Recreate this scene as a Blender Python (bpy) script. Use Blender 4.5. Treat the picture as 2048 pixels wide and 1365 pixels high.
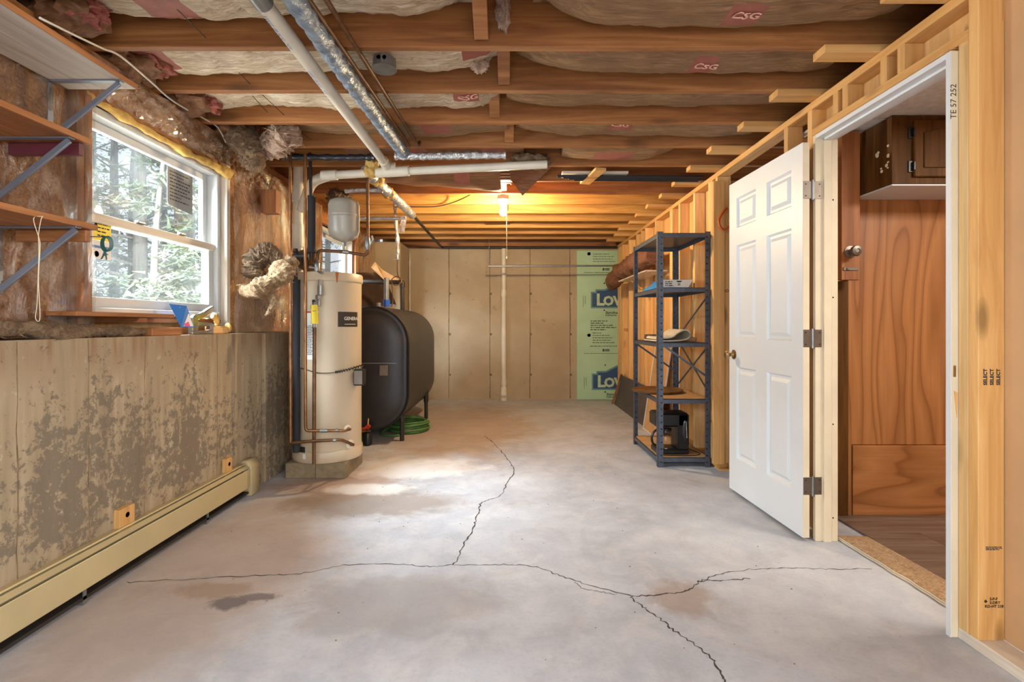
import bpy, bmesh, math, random
from mathutils import Vector, Matrix, noise as mn
S = bpy.context.scene
for _o in list(bpy.data.objects): bpy.data.objects.remove(_o)
COL = S.collection
random.seed(7)
# ------------------------------------------------------------------ camera
CH = 1.11            # lens height in metres
FPX = 1003.0         # focal length in pixels of the 2048 px wide frame
cd = bpy.data.cameras.new('camera'); cam = bpy.data.objects.new('camera', cd); COL.objects.link(cam)
cam.location = (0, 0, CH); cam.rotation_euler = (math.pi/2, 0, 0)
cd.sensor_width = 36; cd.lens = FPX/2048*36; cd.shift_x = 4/2048; cd.shift_y = -32.5/2048; cd.clip_start = .02; cd.clip_end = 300
S.camera = cam
# ------------------------------------------------------------------ world, lights, exposure
S.view_settings.view_transform = 'Standard'; S.view_settings.look = 'None'
S.view_settings.exposure = 0.4; S.view_settings.gamma = 1.0; S.view_settings.use_curve_mapping = False
w = bpy.data.worlds.new('overcast'); S.world = w; w.use_nodes = True
bgn = w.node_tree.nodes['Background']; bgn.inputs[0].default_value = (.86, .93, 1, 1); bgn.inputs[1].default_value = .66
def area(name, loc, rot, sx, sy, power, col, spread=180):
    l = bpy.data.lights.new(name, 'AREA'); l.shape = 'RECTANGLE'; l.size = sx; l.size_y = sy; l.energy = power; l.color = col
    l.spread = math.radians(spread)
    o = bpy.data.objects.new(name, l); COL.objects.link(o); o.location = loc; o.rotation_euler = rot; return o
# unseen fill light added behind the camera, at the end wall's opening
area('fill_rear', (0.0, -2.35, 1.35), (math.radians(62), 0, 0), 3.0, 1.9, 42, (.90, .955, 1), 125)
# fill light added out of view on the left; no window stands there
area('fill_left', (-1.70, -.75, 1.6), (0, -math.radians(60), 0), .95, 1.3, 66, (.83, .92, 1), 140)
# opposite fill light added on the right to brighten the left wall
area('fill_right', (1.54, -.65, 1.5), (0, math.radians(60), 0), 1.1, 1.3, 98, (.86, .935, 1), 130)
# bright open sky above the trees, falling in through the two side windows
def aim(o, t): o.rotation_euler = (Vector(t)-o.location).to_track_quat('-Z', 'Y').to_euler()
aim(area('sky_over_near_window', (-3.7, 1.9, 3.5), (0, 0, 0), 2.0, 1.6, 1150, (.83, .925, 1)), (-.9, 3.2, .3))
aim(area('sky_over_far_window', (-3.7, 4.9, 3.5), (0, 0, 0), 2.0, 1.6, 130, (.88, .95, 1)), (-.9, 5.8, .6))
# lamp added as ground bounce, lifting the joist undersides through the near window
aim(area('ground_bounce_fill', (-3.3, 2.3, .98), (0, 0, 0), 1.8, 2.2, 300, (.93, .97, 1)), (.2, 2.9, 2.3))
# ceiling lamp of the room behind the doorway
area('side_room_lamp', (2.6, 1.6, 2.14), (0, 0, 0), .6, .6, 34, (1, .9, .78))
BULB = (-.066, 4.70, 2.165)      # the bare bulb in view; its glass gives the light (see bulb_fitting)
def point(name, loc, power, col, r):
    l = bpy.data.lights.new(name, 'POINT'); l.energy = power; l.color = col; l.shadow_soft_size = r
    o = bpy.data.objects.new(name, l); COL.objects.link(o); o.location = loc; return o
point('rear_bulb', (-.1, -1.5, 2.15), 14, (1, .88, .70), .035)   # the same kind of bulb behind the photographer

# ------------------------------------------------------------------ helpers
def P(px, py, d):            # point seen at photo pixel (px, py), d metres into the room
    return Vector(((px-1020)*d/FPX, d, CH+(650-py)*d/FPX))
class MB:
    def __init__(s): s.v = []; s.f = []; s.m = []
    def add(s, vs, fs, mi=0):
        b = len(s.v); s.v += [tuple(q) for q in vs]; s.f += [tuple(b+i for i in q) for q in fs]; s.m += [mi]*len(fs); return s
    def box(s, x0, x1, y0, y1, z0, z1, mi=0):
        return s.add([(x0,y0,z0),(x1,y0,z0),(x1,y1,z0),(x0,y1,z0),(x0,y0,z1),(x1,y0,z1),(x1,y1,z1),(x0,y1,z1)],
                     [(0,3,2,1),(4,5,6,7),(0,1,5,4),(1,2,6,5),(2,3,7,6),(3,0,4,7)], mi)
    def obox(s, c, ax, ay, az, hx, hy, hz, mi=0):     # box with own axes and half sizes
        c, ax, ay, az = Vector(c), Vector(ax).normalized(), Vector(ay).normalized(), Vector(az).normalized()
        vs = [c+ax*hx*i+ay*hy*j+az*hz*k for k in (-1,1) for i, j in ((-1,-1),(1,-1),(1,1),(-1,1))]
        return s.add(vs, [(0,3,2,1),(4,5,6,7),(0,1,5,4),(1,2,6,5),(2,3,7,6),(3,0,4,7)], mi)
    def bar(s, a, b, wd, th, up=(0,0,1), mi=0):       # plank from a to b, wd along side, th along up
        a, b = Vector(a), Vector(b); d = (b-a).normalized(); u = Vector(up)
        sd = d.cross(u).normalized(); u = sd.cross(d).normalized()
        return s.obox((a+b)/2, d, sd, u, (b-a).length/2, wd/2, th/2, mi)
    def tube(s, pts, r, n=12, caps=True, mi=0, closed=False):
        pts = [Vector(q) for q in pts]; N = len(pts); rs = r if isinstance(r, (list, tuple)) else [r]*N
        vs, fs = [], []; t0 = (pts[1]-pts[0]).normalized()
        u = t0.orthogonal().normalized(); prev = t0
        for i, q in enumerate(pts):
            if closed: t = (pts[(i+1) % N]-pts[i-1]).normalized()
            else: t = (pts[min(i+1, N-1)]-pts[max(i-1, 0)]).normalized()
            ax = prev.cross(t)
            if ax.length > 1e-7: u = Matrix.Rotation(prev.angle(t), 3, ax.normalized()) @ u
            prev = t; u = (u-t*u.dot(t)).normalized(); w_ = t.cross(u)
            for k in range(n):
                a = 2*math.pi*k/n; vs.append(q+(u*math.cos(a)+w_*math.sin(a))*rs[i])
        for i in range(N if closed else N-1):
            j = (i+1) % N
            for k in range(n): fs.append((i*n+k, i*n+(k+1) % n, j*n+(k+1) % n, j*n+k))
        if caps and not closed: fs.append(tuple(range(n-1, -1, -1))); fs.append(tuple((N-1)*n+k for k in range(n)))
        return s.add(vs, fs, mi)
    def lathe(s, prof, c=(0,0,0), ax=(0,0,1), n=28, mi=0):   # prof: (radius, height) list
        c, ax = Vector(c), Vector(ax).normalized(); u = ax.orthogonal().normalized(); w_ = ax.cross(u)
        vs, fs = [], []
        for r, h in prof:
            for k in range(n):
                a = 2*math.pi*k/n; vs.append(c+ax*h+(u*math.cos(a)+w_*math.sin(a))*max(r, 1e-5))
        for i in range(len(prof)-1):
            for k in range(n): fs.append((i*n+k, i*n+(k+1) % n, (i+1)*n+(k+1) % n, (i+1)*n+k))
        if prof[0][0] > 1e-4: fs.append(tuple(range(n-1, -1, -1)))
        if prof[-1][0] > 1e-4: fs.append(tuple((len(prof)-1)*n+k for k in range(n)))
        return s.add(vs, fs, mi)
    def prism(s, poly, d, mi=0):      # planar polygon (3D points) extruded by vector d
        n = len(poly); d = Vector(d); vs = [Vector(q) for q in poly]+[Vector(q)+d for q in poly]
        return s.add(vs, [tuple(range(n-1, -1, -1)), tuple(range(n, 2*n))]+[(i, (i+1) % n, n+(i+1) % n, n+i) for i in range(n)], mi)
    def grid(s, fn, nu, nv, mi=None):
        b = len(s.v)
        for j in range(nv+1):
            for i in range(nu+1): s.v.append(tuple(fn(i/nu, j/nv)))
        for j in range(nv):
            for i in range(nu):
                a = b+j*(nu+1)+i; s.f.append((a, a+1, a+nu+2, a+nu+1)); s.m.append(mi((i+.5)/nu, (j+.5)/nv) if mi else 0)
        return s
    def slab(s, fn, nu, nv, off, mi=None):   # closed sheet: surface fn and its copy moved by off(u,v)
        b = len(s.v); n = (nu+1)*(nv+1); s.grid(fn, nu, nv, mi)
        for j in range(nv+1):
            for i in range(nu+1): s.v.append(tuple(Vector(s.v[b+j*(nu+1)+i])+Vector(off)))
        for j in range(nv):
            for i in range(nu):
                a = b+n+j*(nu+1)+i; s.f.append((a, a+nu+1, a+nu+2, a+1)); s.m.append(0)
        def q(a, c): s.f.append((b+a, b+n+a, b+n+c, b+c)); s.m.append(0)
        for i in range(nu): q(i, i+1); q(nv*(nu+1)+i+1, nv*(nu+1)+i)
        for j in range(nv): q((j+1)*(nu+1), j*(nu+1)); q(j*(nu+1)+nu, (j+1)*(nu+1)+nu)
        return s
    def blob(s, c, rad, seed=0, amp=.3, fr=2.5, sub=3, mi=0):
        bm = bmesh.new(); bmesh.ops.create_icosphere(bm, subdivisions=sub, radius=1)
        c = Vector(c); bm.verts.ensure_lookup_table(); vs = []
        for q in bm.verts:
            k = q.co*fr+Vector((seed*7.3, seed*3.1, 1.7))
            d = 1+amp*mn.noise(k)+amp*.5*mn.noise(k*2.3)+amp*.25*mn.noise(k*5)
            vs.append(c+Vector((q.co.x*rad[0], q.co.y*rad[1], q.co.z*rad[2]))*d)
        s.add(vs, [tuple(q.index for q in f.verts) for f in bm.faces], mi); bm.free(); return s
    def fluff(s, pts, rs, seed=0, amp=.35, n=26, m=14, mi=0, hair=70):     # ragged wad swept along a path, with loose fibres
        pts = smooth(pts, m); N = len(pts); rr = []; rnd = random.Random(seed)
        for i in range(N):
            t = i/(N-1)*(len(rs)-1); a = min(int(t), len(rs)-2); rr.append(rs[a]+(rs[a+1]-rs[a])*(t-a))
        b = len(s.v); s.tube(pts, rr, n, True, mi); e_ = len(s.v)
        for i in range(b, e_):
            q = Vector(s.v[i]); k0 = min((i-b)//n, N-1); c = pts[k0]; d = q-c; t = (pts[min(k0+1, N-1)]-pts[max(k0-1, 0)]).normalized()
            along = q.dot(t); k = (q-t*along*.62+Vector((mn.noise(q*6), mn.noise(q*6+Vector((9, 0, 0))), mn.noise(q*6+Vector((0, 9, 0)))))*.05)*17+Vector((seed*5.1, 0, 0))
            e = amp*.7*(1-2*abs(mn.noise(k)))+amp*1.7*mn.noise(q*8+Vector((seed, 0, 0)))+amp*.5*mn.noise(k*2.7)+amp*.35*mn.noise(q*70)
            s.v[i] = tuple(c+d*max(.2, 1+e*1.1))
        for _ in range(hair):
            i = rnd.randrange(b, e_); q = Vector(s.v[i]); k0 = min((i-b)//n, N-1); t = (pts[min(k0+1, N-1)]-pts[max(k0-1, 0)]).normalized(); o = (q-pts[k0]).normalized()
            u = (t*rnd.choice((-1, 1))+o*rnd.uniform(-.05, .35)+Vector((rnd.gauss(0, .25), rnd.gauss(0, .25), rnd.gauss(0, .25)-.25))).normalized(); L = rr[k0]*rnd.uniform(.4, 1.2); w_ = u.cross(o).normalized()*rr[k0]*rnd.uniform(.03, .16)
            s.add([q-w_, q+w_, q+u*L*.6+w_*.6+o*.003, q+u*L], [(0,1,2), (0,2,3)], mi)
        return s
ORG = {}
def finish(me, mats, sm, bevel):
    if bevel:
        bm = bmesh.new(); bm.from_mesh(me)
        bmesh.ops.bevel(bm, geom=list(bm.edges), offset=bevel, segments=1, affect='EDGES', profile=.5)
        bm.to_mesh(me); bm.free()
    for m in (mats if isinstance(mats, (list, tuple)) else [mats]): me.materials.append(m)
    if sm:
        for p in me.polygons: p.use_smooth = True
        me.set_sharp_from_angle(angle=math.radians(sm))
def build(name, mb, mats, parent=None, sm=0, bevel=0, origin=None):
    if parent is not None: o0 = ORG[parent.name]
    elif origin is not None: o0 = Vector(origin)
    else:
        xs, ys, zs = zip(*mb.v); o0 = Vector(((min(xs)+max(xs))/2, (min(ys)+max(ys))/2, min(zs)))
    me = bpy.data.meshes.new(name); me.from_pydata([tuple(Vector(q)-o0) for q in mb.v], [], mb.f)
    me.polygons.foreach_set('material_index', mb.m); me.update()
    bm = bmesh.new(); bm.from_mesh(me); bmesh.ops.recalc_face_normals(bm, faces=bm.faces); bm.to_mesh(me); bm.free()
    finish(me, mats, sm, bevel)
    o = bpy.data.objects.new(name, me); COL.objects.link(o)
    if parent is not None: o.parent = parent
    else: o.location = o0
    ORG[o.name] = o0; return o
_cache = {}
def bx(name, x0, x1, y0, y1, z0, z1, mat, parent=None, bevel=.002):   # box part with its own origin, mesh shared between alike
    key = (name, round(x1-x0, 4), round(y1-y0, 4), round(z1-z0, 4), mat.name, bevel)
    c = Vector(((x0+x1)/2, (y0+y1)/2, (z0+z1)/2))
    if key not in _cache:
        a, b, d = (x1-x0)/2, (y1-y0)/2, (z1-z0)/2; mb = MB().box(-a, a, -b, b, -d, d)
        me = bpy.data.meshes.new(name); me.from_pydata(mb.v, [], mb.f); finish(me, mat, 0, bevel); _cache[key] = me
    o = bpy.data.objects.new(name, _cache[key]); COL.objects.link(o)
    if parent is not None: o.parent = parent; o.location = c-ORG[parent.name]
    else: o.location = c
    ORG[o.name] = c; return o
def tag(o, label, cat, group=None, kind=None):
    o['label'] = label; o['category'] = cat
    if group: o['group'] = group
    if kind: o['kind'] = kind
    return o
def thing(name, label, cat, loc, group=None):
    o = bpy.data.objects.new(name, None); COL.objects.link(o); o.empty_display_size = .05; o.location = loc; ORG[o.name] = Vector(loc)
    return tag(o, label, cat, group)
def struct(o, label=None):
    o['kind'] = 'structure'
    if label: o['label'] = label
    return o
def troot(name, loc, label=None):
    o = bpy.data.objects.new(name, None); COL.objects.link(o); o.location = loc; ORG[o.name] = Vector(loc); return struct(o, label)
def smooth(pts, n=8):
    pts = [Vector(q) for q in pts]; out = []
    for i in range(len(pts)-1):
        a, b, c, d = pts[max(i-1, 0)], pts[i], pts[i+1], pts[min(i+2, len(pts)-1)]
        for k in range(n):
            t = k/n; out.append(.5*((2*b)+(c-a)*t+(2*a-5*b+4*c-d)*t*t+(3*b-a-3*c+d)*t**3))
    out.append(pts[-1]); return out
def rounded(pts, r=.03, n=5):       # polyline with rounded corners, for pipes
    pts = [Vector(q) for q in pts]; out = [pts[0]]
    for i in range(1, len(pts)-1):
        a, b, c = pts[i-1], pts[i], pts[i+1]; k = min(r, (a-b).length*.45, (c-b).length*.45)
        p, q = b+(a-b).normalized()*k, b+(c-b).normalized()*k
        for j in range(n+1):
            t = j/n; out.append(p*(1-t)**2+b*2*t*(1-t)+q*t*t)
    out.append(pts[-1]); return out
def text(body, size, loc, right, up, mat, parent, name='lettering', ext=.0004, warp=None, align='LEFT', bold=0):
    cu = bpy.data.curves.new('txt', 'FONT'); cu.body = body; cu.size = size; cu.align_x = align; cu.resolution_u = 2; cu.offset = bold
    t = bpy.data.objects.new('txt', cu); me0 = t.to_mesh()
    R, U = Vector(right).normalized(), Vector(up).normalized(); L = Vector(loc); N = R.cross(U)
    mb = MB(); vs = [L+R*q.co.x+U*q.co.y+N*ext for q in me0.vertices]
    if warp: vs = [warp(q) for q in vs]
    mb.add(vs, [tuple(p.vertices) for p in me0.polygons]); t.to_mesh_clear(); bpy.data.objects.remove(t); bpy.data.curves.remove(cu)
    me = bpy.data.meshes.new(name); o0 = ORG[parent.name]
    me.from_pydata([tuple(Vector(q)-o0) for q in mb.v], [], mb.f); me.materials.append(mat)
    o = bpy.data.objects.new(name, me); COL.objects.link(o); o.parent = parent; ORG[o.name] = o0; return o
def wordlines(mb, L, R, U, widths, lh, h, seed=1, ext=.0004):    # rows of print too small to read
    R, U = Vector(R).normalized(), Vector(U).normalized(); N = R.cross(U); rnd = random.Random(seed)
    for i, wd in enumerate(widths):
        x = 0
        while x < wd:
            k = min(rnd.uniform(.6, 2.6)*h*2, wd-x); a = Vector(L)+R*x-U*(lh*i)+N*ext
            mb.add([a, a+R*k, a+R*k+U*h, a+U*h], [(0,1,2,3)]); x += k+h*.8
    return mb
# ------------------------------------------------------------------ materials
def C(r, g, b):
    f = lambda c: (c/255/12.92 if c/255 <= .04045 else ((c/255+.055)/1.055)**2.4)
    return (f(r), f(g), f(b), 1)
class N:
    def __init__(s, name):
        s.m = bpy.data.materials.new(name); s.m.use_nodes = True; s.t = s.m.node_tree; s.n = s.t.nodes
        s.b = s.n['Principled BSDF']; s.out = s.n['Material Output']
    def new(s, ty, **kw):
        q = s.n.new(ty)
        for k, v in kw.items():
            if k.startswith('i_'):
                key = k[2:]; key = int(key) if key.isdigit() else key.replace('_', ' ')
                q.inputs[key].default_value = v
            else: setattr(q, k, v)
        return q
    def l(s, a, b): s.t.links.new(a, b)
    def coord(s, kind='Object', scale=(1,1,1), rnd=True):
        tc = s.new('ShaderNodeTexCoord'); src = tc.outputs[kind]
        if rnd:
            oi = s.new('ShaderNodeObjectInfo'); mu = s.new('ShaderNodeVectorMath', operation='SCALE'); mu.inputs[0].default_value = (31.7, 17.3, 23.9)
            s.l(oi.outputs['Random'], mu.inputs['Scale']); ad = s.new('ShaderNodeVectorMath', operation='ADD'); s.l(src, ad.inputs[0]); s.l(mu.outputs[0], ad.inputs[1]); src = ad.outputs[0]
        mp = s.new('ShaderNodeMapping'); mp.inputs['Scale'].default_value = scale; s.l(src, mp.inputs[0]); return mp.outputs[0]
    def noise(s, vec, sc, det=4, rough=.55, dist=0):
        q = s.new('ShaderNodeTexNoise', i_Scale=sc, i_Detail=det, i_Roughness=rough, i_Distortion=dist); s.l(vec, q.inputs['Vector']); return q.outputs[0]
    def ramp(s, fac, stops):
        q = s.new('ShaderNodeValToRGB'); e = q.color_ramp.elements
        while len(e) < len(stops): e.new(.5)
        for i, (p, c) in enumerate(stops): e[i].position = p; e[i].color = c if len(c) == 4 else (*c, 1)
        s.l(fac, q.inputs[0]); return q.outputs[0]
    def mask(s, fac, lo, hi): return s.ramp(fac, [(lo, (0,0,0,1)), (hi, (1,1,1,1))])
    def mix(s, f, a, b, mode='MIX'):
        q = s.new('ShaderNodeMix', data_type='RGBA', blend_type=mode)
        for src, i in ((f, 0), (a, 6), (b, 7)):
            if isinstance(src, (int, float)): q.inputs[i].default_value = src
            elif isinstance(src, tuple): q.inputs[i].default_value = src
            else: s.l(src, q.inputs[i])
        return q.outputs[2]
    def math(s, op, a, b=0.):
        q = s.new('ShaderNodeMath', operation=op)
        for i, v in enumerate((a, b)):
            if isinstance(v, (int, float)): q.inputs[i].default_value = v
            else: s.l(v, q.inputs[i])
        return q.outputs[0]
    def bump(s, h, st=.3, dist=.01):
        q = s.new('ShaderNodeBump', i_Strength=st, i_Distance=dist); s.l(h, q.inputs['Height']); s.l(q.outputs[0], s.b.inputs['Normal']); return q
    def color(s, c):
        if isinstance(c, tuple): s.b.inputs['Base Color'].default_value = c
        else: s.l(c, s.b.inputs['Base Color'])
    def set(s, rough=.5, metal=0, **kw):
        s.b.inputs['Roughness'].default_value = rough; s.b.inputs['Metallic'].default_value = metal
        for k, v in kw.items(): s.b.inputs[k.replace('_', ' ')].default_value = v
        return s.m
def plain(name, c, rough=.5, metal=0, var=.12, sc=9, bump=.05):
    m = N(name); v = m.coord(); n = m.noise(v, sc, 5)
    dk = tuple(x*(1-var*1.6) for x in c[:3])+(1,); lt = tuple(min(x*(1+var), 1) for x in c[:3])+(1,)
    m.color(m.ramp(n, [(.3, dk), (.7, lt)])); m.bump(m.noise(v, sc*8, 3), bump, .002); return m.set(rough, metal)
def wood(name, dark, mid, light, axis, rough=.6, knots=.095, fine=1.0):
    m = N(name); i = 'xyz'.index(axis); sc = [14*fine]*3; sc[i] = 1.0*fine
    v = m.coord(scale=tuple(sc)); g = m.noise(v, 1.4, 6, .62, .9)
    base = m.ramp(g, [(.28, dark), (.5, mid), (.74, light)])
    sc3 = [70*fine]*3; sc3[i] = 1.6*fine; fl = m.noise(m.coord(scale=tuple(sc3)), 1.2, 4, .6, .5)
    base = m.mix(m.math('MULTIPLY', m.mask(fl, .5, .72), .38), base, dark)
    sc2 = [5.0]*3; sc2[i] = 1.7; kv = m.coord(scale=tuple(sc2))
    vo = m.new('ShaderNodeTexVoronoi', i_Scale=1.0, i_Randomness=1.0); m.l(kv, vo.inputs['Vector'])
    k = m.ramp(vo.outputs['Distance'], [(knots, (1,1,1,1)), (knots*2.2, (0,0,0,1))])
    kc = tuple(x*.38 for x in dark[:3])+(1,)
    base = m.mix(m.math('MULTIPLY', k, .75), base, kc)
    blot = m.mask(m.noise(m.coord(scale=(1,1,1)), 2.2, 3), .35, .75)
    base = m.mix(m.math('MULTIPLY', blot, .22), base, light)
    oi = m.new('ShaderNodeObjectInfo'); hs = m.new('ShaderNodeHueSaturation'); m.l(base, hs.inputs['Color'])
    m.l(m.math('ADD', m.math('MULTIPLY', oi.outputs['Random'], .26), .86), hs.inputs['Value']); m.color(hs.outputs[0])
    m.bump(g, .12, .003); return m.set(rough)
pine = {a: wood('pine_'+a, C(184,132,72), C(206,156,92), C(224,178,116), a, knots=.065) for a in 'xyz'}
pine_lit = wood('pine_lit_pale', C(206,158,96), C(228,184,122), C(242,208,152), 'z', knots=.08)  # lighter copy of pine; bulb and window light put into the colour
jw_lit = wood('joist_fir_bulb_lit', C(150,100,46), C(190,136,68), C(216,168,98), 'x')  # bulb light put into the fir colour, for the joists beyond it
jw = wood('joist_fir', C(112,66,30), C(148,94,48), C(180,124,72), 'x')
oldw = {a: wood('old_board_'+a, C(112,64,30), C(150,92,48), C(176,118,70), a) for a in 'xyz'}
palew = {a: wood('pale_board_'+a, C(176,160,140), C(206,194,176), C(222,214,200), a, knots=.02) for a in 'xyz'}
hardboard = plain('hardboard', C(206,164,118), .7, 0, .06, 4, .05)
ply = wood('plywood_backing', C(204,150,86), C(226,176,110), C(238,198,138), 'z', knots=.03)
pvc = plain('pvc_cream', C(214,206,188), .35, 0, .08, 6)
copper = plain('copper_tarnished', C(150,108,72), .38, .85, .25, 14)
copper2 = plain('copper_brown', C(118,84,58), .45, .6, .25, 14)
galv = plain('galvanised', C(150,152,152), .38, .85, .12, 18)
darkpipe = plain('dark_pipe', C(52,46,42), .5, .3, .2, 12)
rubber = plain('black_foam_rubber', C(38,40,44), .75, 0, .15, 10)
black = plain('black_plastic', C(22,22,24), .35, 0, .15, 10)
blackink = plain('black_ink', C(40,34,30), .8, 0, .1)
brownink = plain('brown_ink', C(104,66,34), .8, 0, .1)
white = plain('white_enamel', C(214,217,219), .42, 0, .025, 3, .02)
vinyl = plain('white_vinyl', C(190,192,192), .4, 0, .05, 5)
beigep = plain('primed_wood', C(222,206,176), .55, 0, .05, 6)
chrome = plain('chrome', C(200,198,194), .14, 1, .08, 6, .02)
brass = plain('antique_brass', C(170,140,98), .28, .9, .1)
nickel = plain('brushed_nickel', C(132,122,112), .42, .85, .1, 20)
red = plain('red_plastic', C(196,52,36), .45)
blue = plain('blue_plastic', C(36,92,190), .4)
yellow = plain('yellow_tag', C(232,206,40), .5, 0, .06)
foam = plain('expanding_foam', C(190,154,84), .75, 0, .15, 22, .4)
orange = plain('orange_rubber', C(196,84,34), .4)
greenh = plain('green_hose', C(84,128,66), .5, 0, .15, 12)
rope = plain('string', C(214,198,166), .8)
paper = plain('white_print', C(226,224,216), .6, 0, .03)
bluepr = plain('blue_print', C(30,106,180), .5, 0, .03)
redpr = plain('red_print', C(190,42,50), .5, 0, .03)
dirtyw = plain('cable_white', C(206,198,184), .5)
# concrete floor
def m_floor():
    m = N('concrete_floor'); v = m.coord(rnd=False)
    a = m.noise(v, 1.3, 7, .62, .4); b = m.noise(v, 7, 6, .65); c = m.noise(v, 60, 3)
    base = m.ramp(a, [(.3, C(155,157,163)), (.5, C(177,180,187)), (.7, C(197,201,207))])
    base = m.mix(m.math('MULTIPLY', m.mask(b, .45, .7), .42), base, C(212,209,206))
    base = m.mix(m.math('MULTIPLY', m.mask(m.noise(v, 3.1, 7, .68, 1.2), .52, .72), .4), base, C(148,140,136))
    base = m.mix(m.math('MULTIPLY', m.mask(c, .5, .8), .22), base, C(140,128,118))
    def spot(loc, rad, nsc, col, amt, base, sx=1, sy=1):     # soft-edged patch of tone lying at loc
        mp = m.new('ShaderNodeMapping'); mp.vector_type = 'POINT'; tc = m.new('ShaderNodeTexCoord'); m.l(tc.outputs['Object'], mp.inputs[0])
        mp.inputs['Location'].default_value = (-loc[0]*sx, -loc[1]*sy, 0); mp.inputs['Scale'].default_value = (sx, sy, 0)
        ln = m.new('ShaderNodeVectorMath', operation='LENGTH'); m.l(mp.outputs[0], ln.inputs[0])
        d = m.math('ADD', ln.outputs['Value'], m.math('MULTIPLY', m.math('SUBTRACT', m.noise(v, nsc, 6, .65, .6), .5), rad*1.5))
        k = m.ramp(m.math('DIVIDE', d, rad), [(.6, (1,1,1,1)), (1.0, (0,0,0,1))])
        return m.mix(m.math('MULTIPLY', k, amt), base, col)
    base = spot((-1.35, 2.3), .55, 2.2, C(168,142,118), .5, base, 1, .5)       # brown along the heater
    base = spot((-1.25, 3.55), .5, 4, C(160,118,76), .6, base)                # rust by the water heater
    base = spot((-.85, 3.15), .42, 3.5, C(132,116,102), .7, base, .7, 1.3)
    base = spot((-.75, 3.9), .42, 5, C(226,222,216), .62, base, .7, 1.3)      # white salts
    base = spot((-.95, 3.38), .22, 6, C(224,220,214), .6, base, .6, 1.6)
    base = spot((-.55, 5.6), .95, 2, C(168,136,102), .55, base, 1, .55)  # warm bulb light on the far floor, put into the colour
    base = spot((-1.12, 2.00), .075, 12, C(104,98,100), .85, base, .8, 1.2)      # dark damp patch
    base = spot((-1.03, 2.045), .055, 14, C(106,100,102), .8, base, .5, 1.6)
    base = spot((-1.24, 2.10), .11, 10, C(150,126,106), .6, base, .6, 1.5)
    base = spot((-.42, 2.0), .26, 5, C(150,144,142), .55, base, .55, 1)
    base = spot((.7, 2.05), .16, 7, C(150,126,106), .6, base)
    m.color(base); m.bump(m.math('ADD', b, m.math('MULTIPLY', c, .4)), .22, .006); return m.set(.72)
mfloor = m_floor()
def m_conc_left():
    m = N('concrete_peeling'); v = m.coord(rnd=False)
    big = m.noise(v, 1.6, 5, .6); fine = m.noise(v, 24, 8, .75, .3); vert = m.noise(m.coord(scale=(9, 9, .7), rnd=False), 2, 5)
    base = m.ramp(vert, [(.3, C(138,120,94)), (.55, C(162,144,116)), (.75, C(182,166,138))])
    base = m.mix(m.math('MULTIPLY', m.mask(big, .45, .7), .4), base, C(172,150,118))
    sx = m.new('ShaderNodeSeparateXYZ'); m.l(v, sx.inputs[0])
    band = m.ramp(sx.outputs['Z'], [(.0, (.5,)*3), (.17, (.56,)*3), (.24, (.3,)*3), (.32, (.66,)*3), (.52, (.6,)*3), (.78, (.34,)*3), (1., (.12,)*3)])
    col = m.noise(m.coord(scale=(1.6, 1.6, .35), rnd=False), 2.2, 5, .7)
    bd = m.math('ADD', band, m.math('ADD', m.math('MULTIPLY', m.math('SUBTRACT', fine, .5), 3.0), m.math('MULTIPLY', m.math('SUBTRACT', col, .5), 2.2)))
    pk = m.mask(bd, .50, .66)
    base = m.mix(m.math('MULTIPLY', pk, .8), base, C(108,96,82))
    wh = m.mask(m.noise(v, 26, 4), .66, .74); base = m.mix(m.math('MULTIPLY', wh, .45), base, C(196,186,168))
    top = m.math('MULTIPLY', m.mask(sx.outputs['Z'], .86, 1.05), m.mask(vert, .42, .62)); base = m.mix(m.math('MULTIPLY', top, .7), base, C(118,78,46))
    vo = m.mask(m.noise(v, 34, 2), .27, .2); base = m.mix(m.math('MULTIPLY', m.mask(m.noise(v, 40, 2), .70, .76), .6), base, C(88,70,54))
    m.color(base); m.bump(m.math('ADD', m.math('MULTIPLY', pk, -.5), fine), .35, .008); return m.set(.85)
mcl = m_conc_left()
def m_conc_back():
    m = N('concrete_formed'); v = m.coord(rnd=False)
    big = m.noise(v, 1.2, 5, .6, .3); f = m.noise(v, 30, 5, .7)
    base = m.ramp(big, [(.3, C(160,142,116)), (.7, C(182,166,140))])
    base = m.mix(m.math('MULTIPLY', m.mask(f, .58, .75), .35), base, C(160,132,100))
    base = m.mix(m.math('MULTIPLY', m.mask(m.noise(v, 11, 3), .68, .74), .55), base, C(146,112,80))
    m.color(base); m.bump(f, .2, .004); return m.set(.85)
mcb = m_conc_back()
mseam = plain('concrete_seam', C(128,106,80), .9, 0, .3, 20)
mcrack = plain('crack_dark', C(74,64,56), .9, 0, .3, 40)
mblock = plain('cinder_block', C(134,118,92), .9, 0, .15, 26, .4)
def m_kraft(name, c1, c2, c3):
    m = N(name); v = m.coord(rnd=True); a = m.noise(m.coord(scale=(1.3, 12, 12)), 3, 7, .7, 1.6); b = m.noise(v, 5, 5, .6, .5)
    base = m.ramp(a, [(.25, c1), (.5, c2), (.75, c3)]); base = m.mix(m.math('MULTIPLY', m.mask(b, .5, .75), .35), base, c1)
    m.color(base); m.bump(m.math('ADD', a, b), .5, .02); return m.set(.55)
kraft = m_kraft('kraft_facing', C(96,70,46), C(138,104,70), C(178,142,104))
kraftw = m_kraft('plastic_facing', C(120,96,72), C(190,168,138), C(240,232,218))
kraftam = m_kraft('kraft_amber', C(112,70,36), C(186,130,76), C(230,186,130))
kraftdk = m_kraft('kraft_dark', C(92,58,34), C(124,82,50), C(160,118,80))
kred = plain('red_logo', C(150,88,74), .6, 0, .12, 20)
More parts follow.
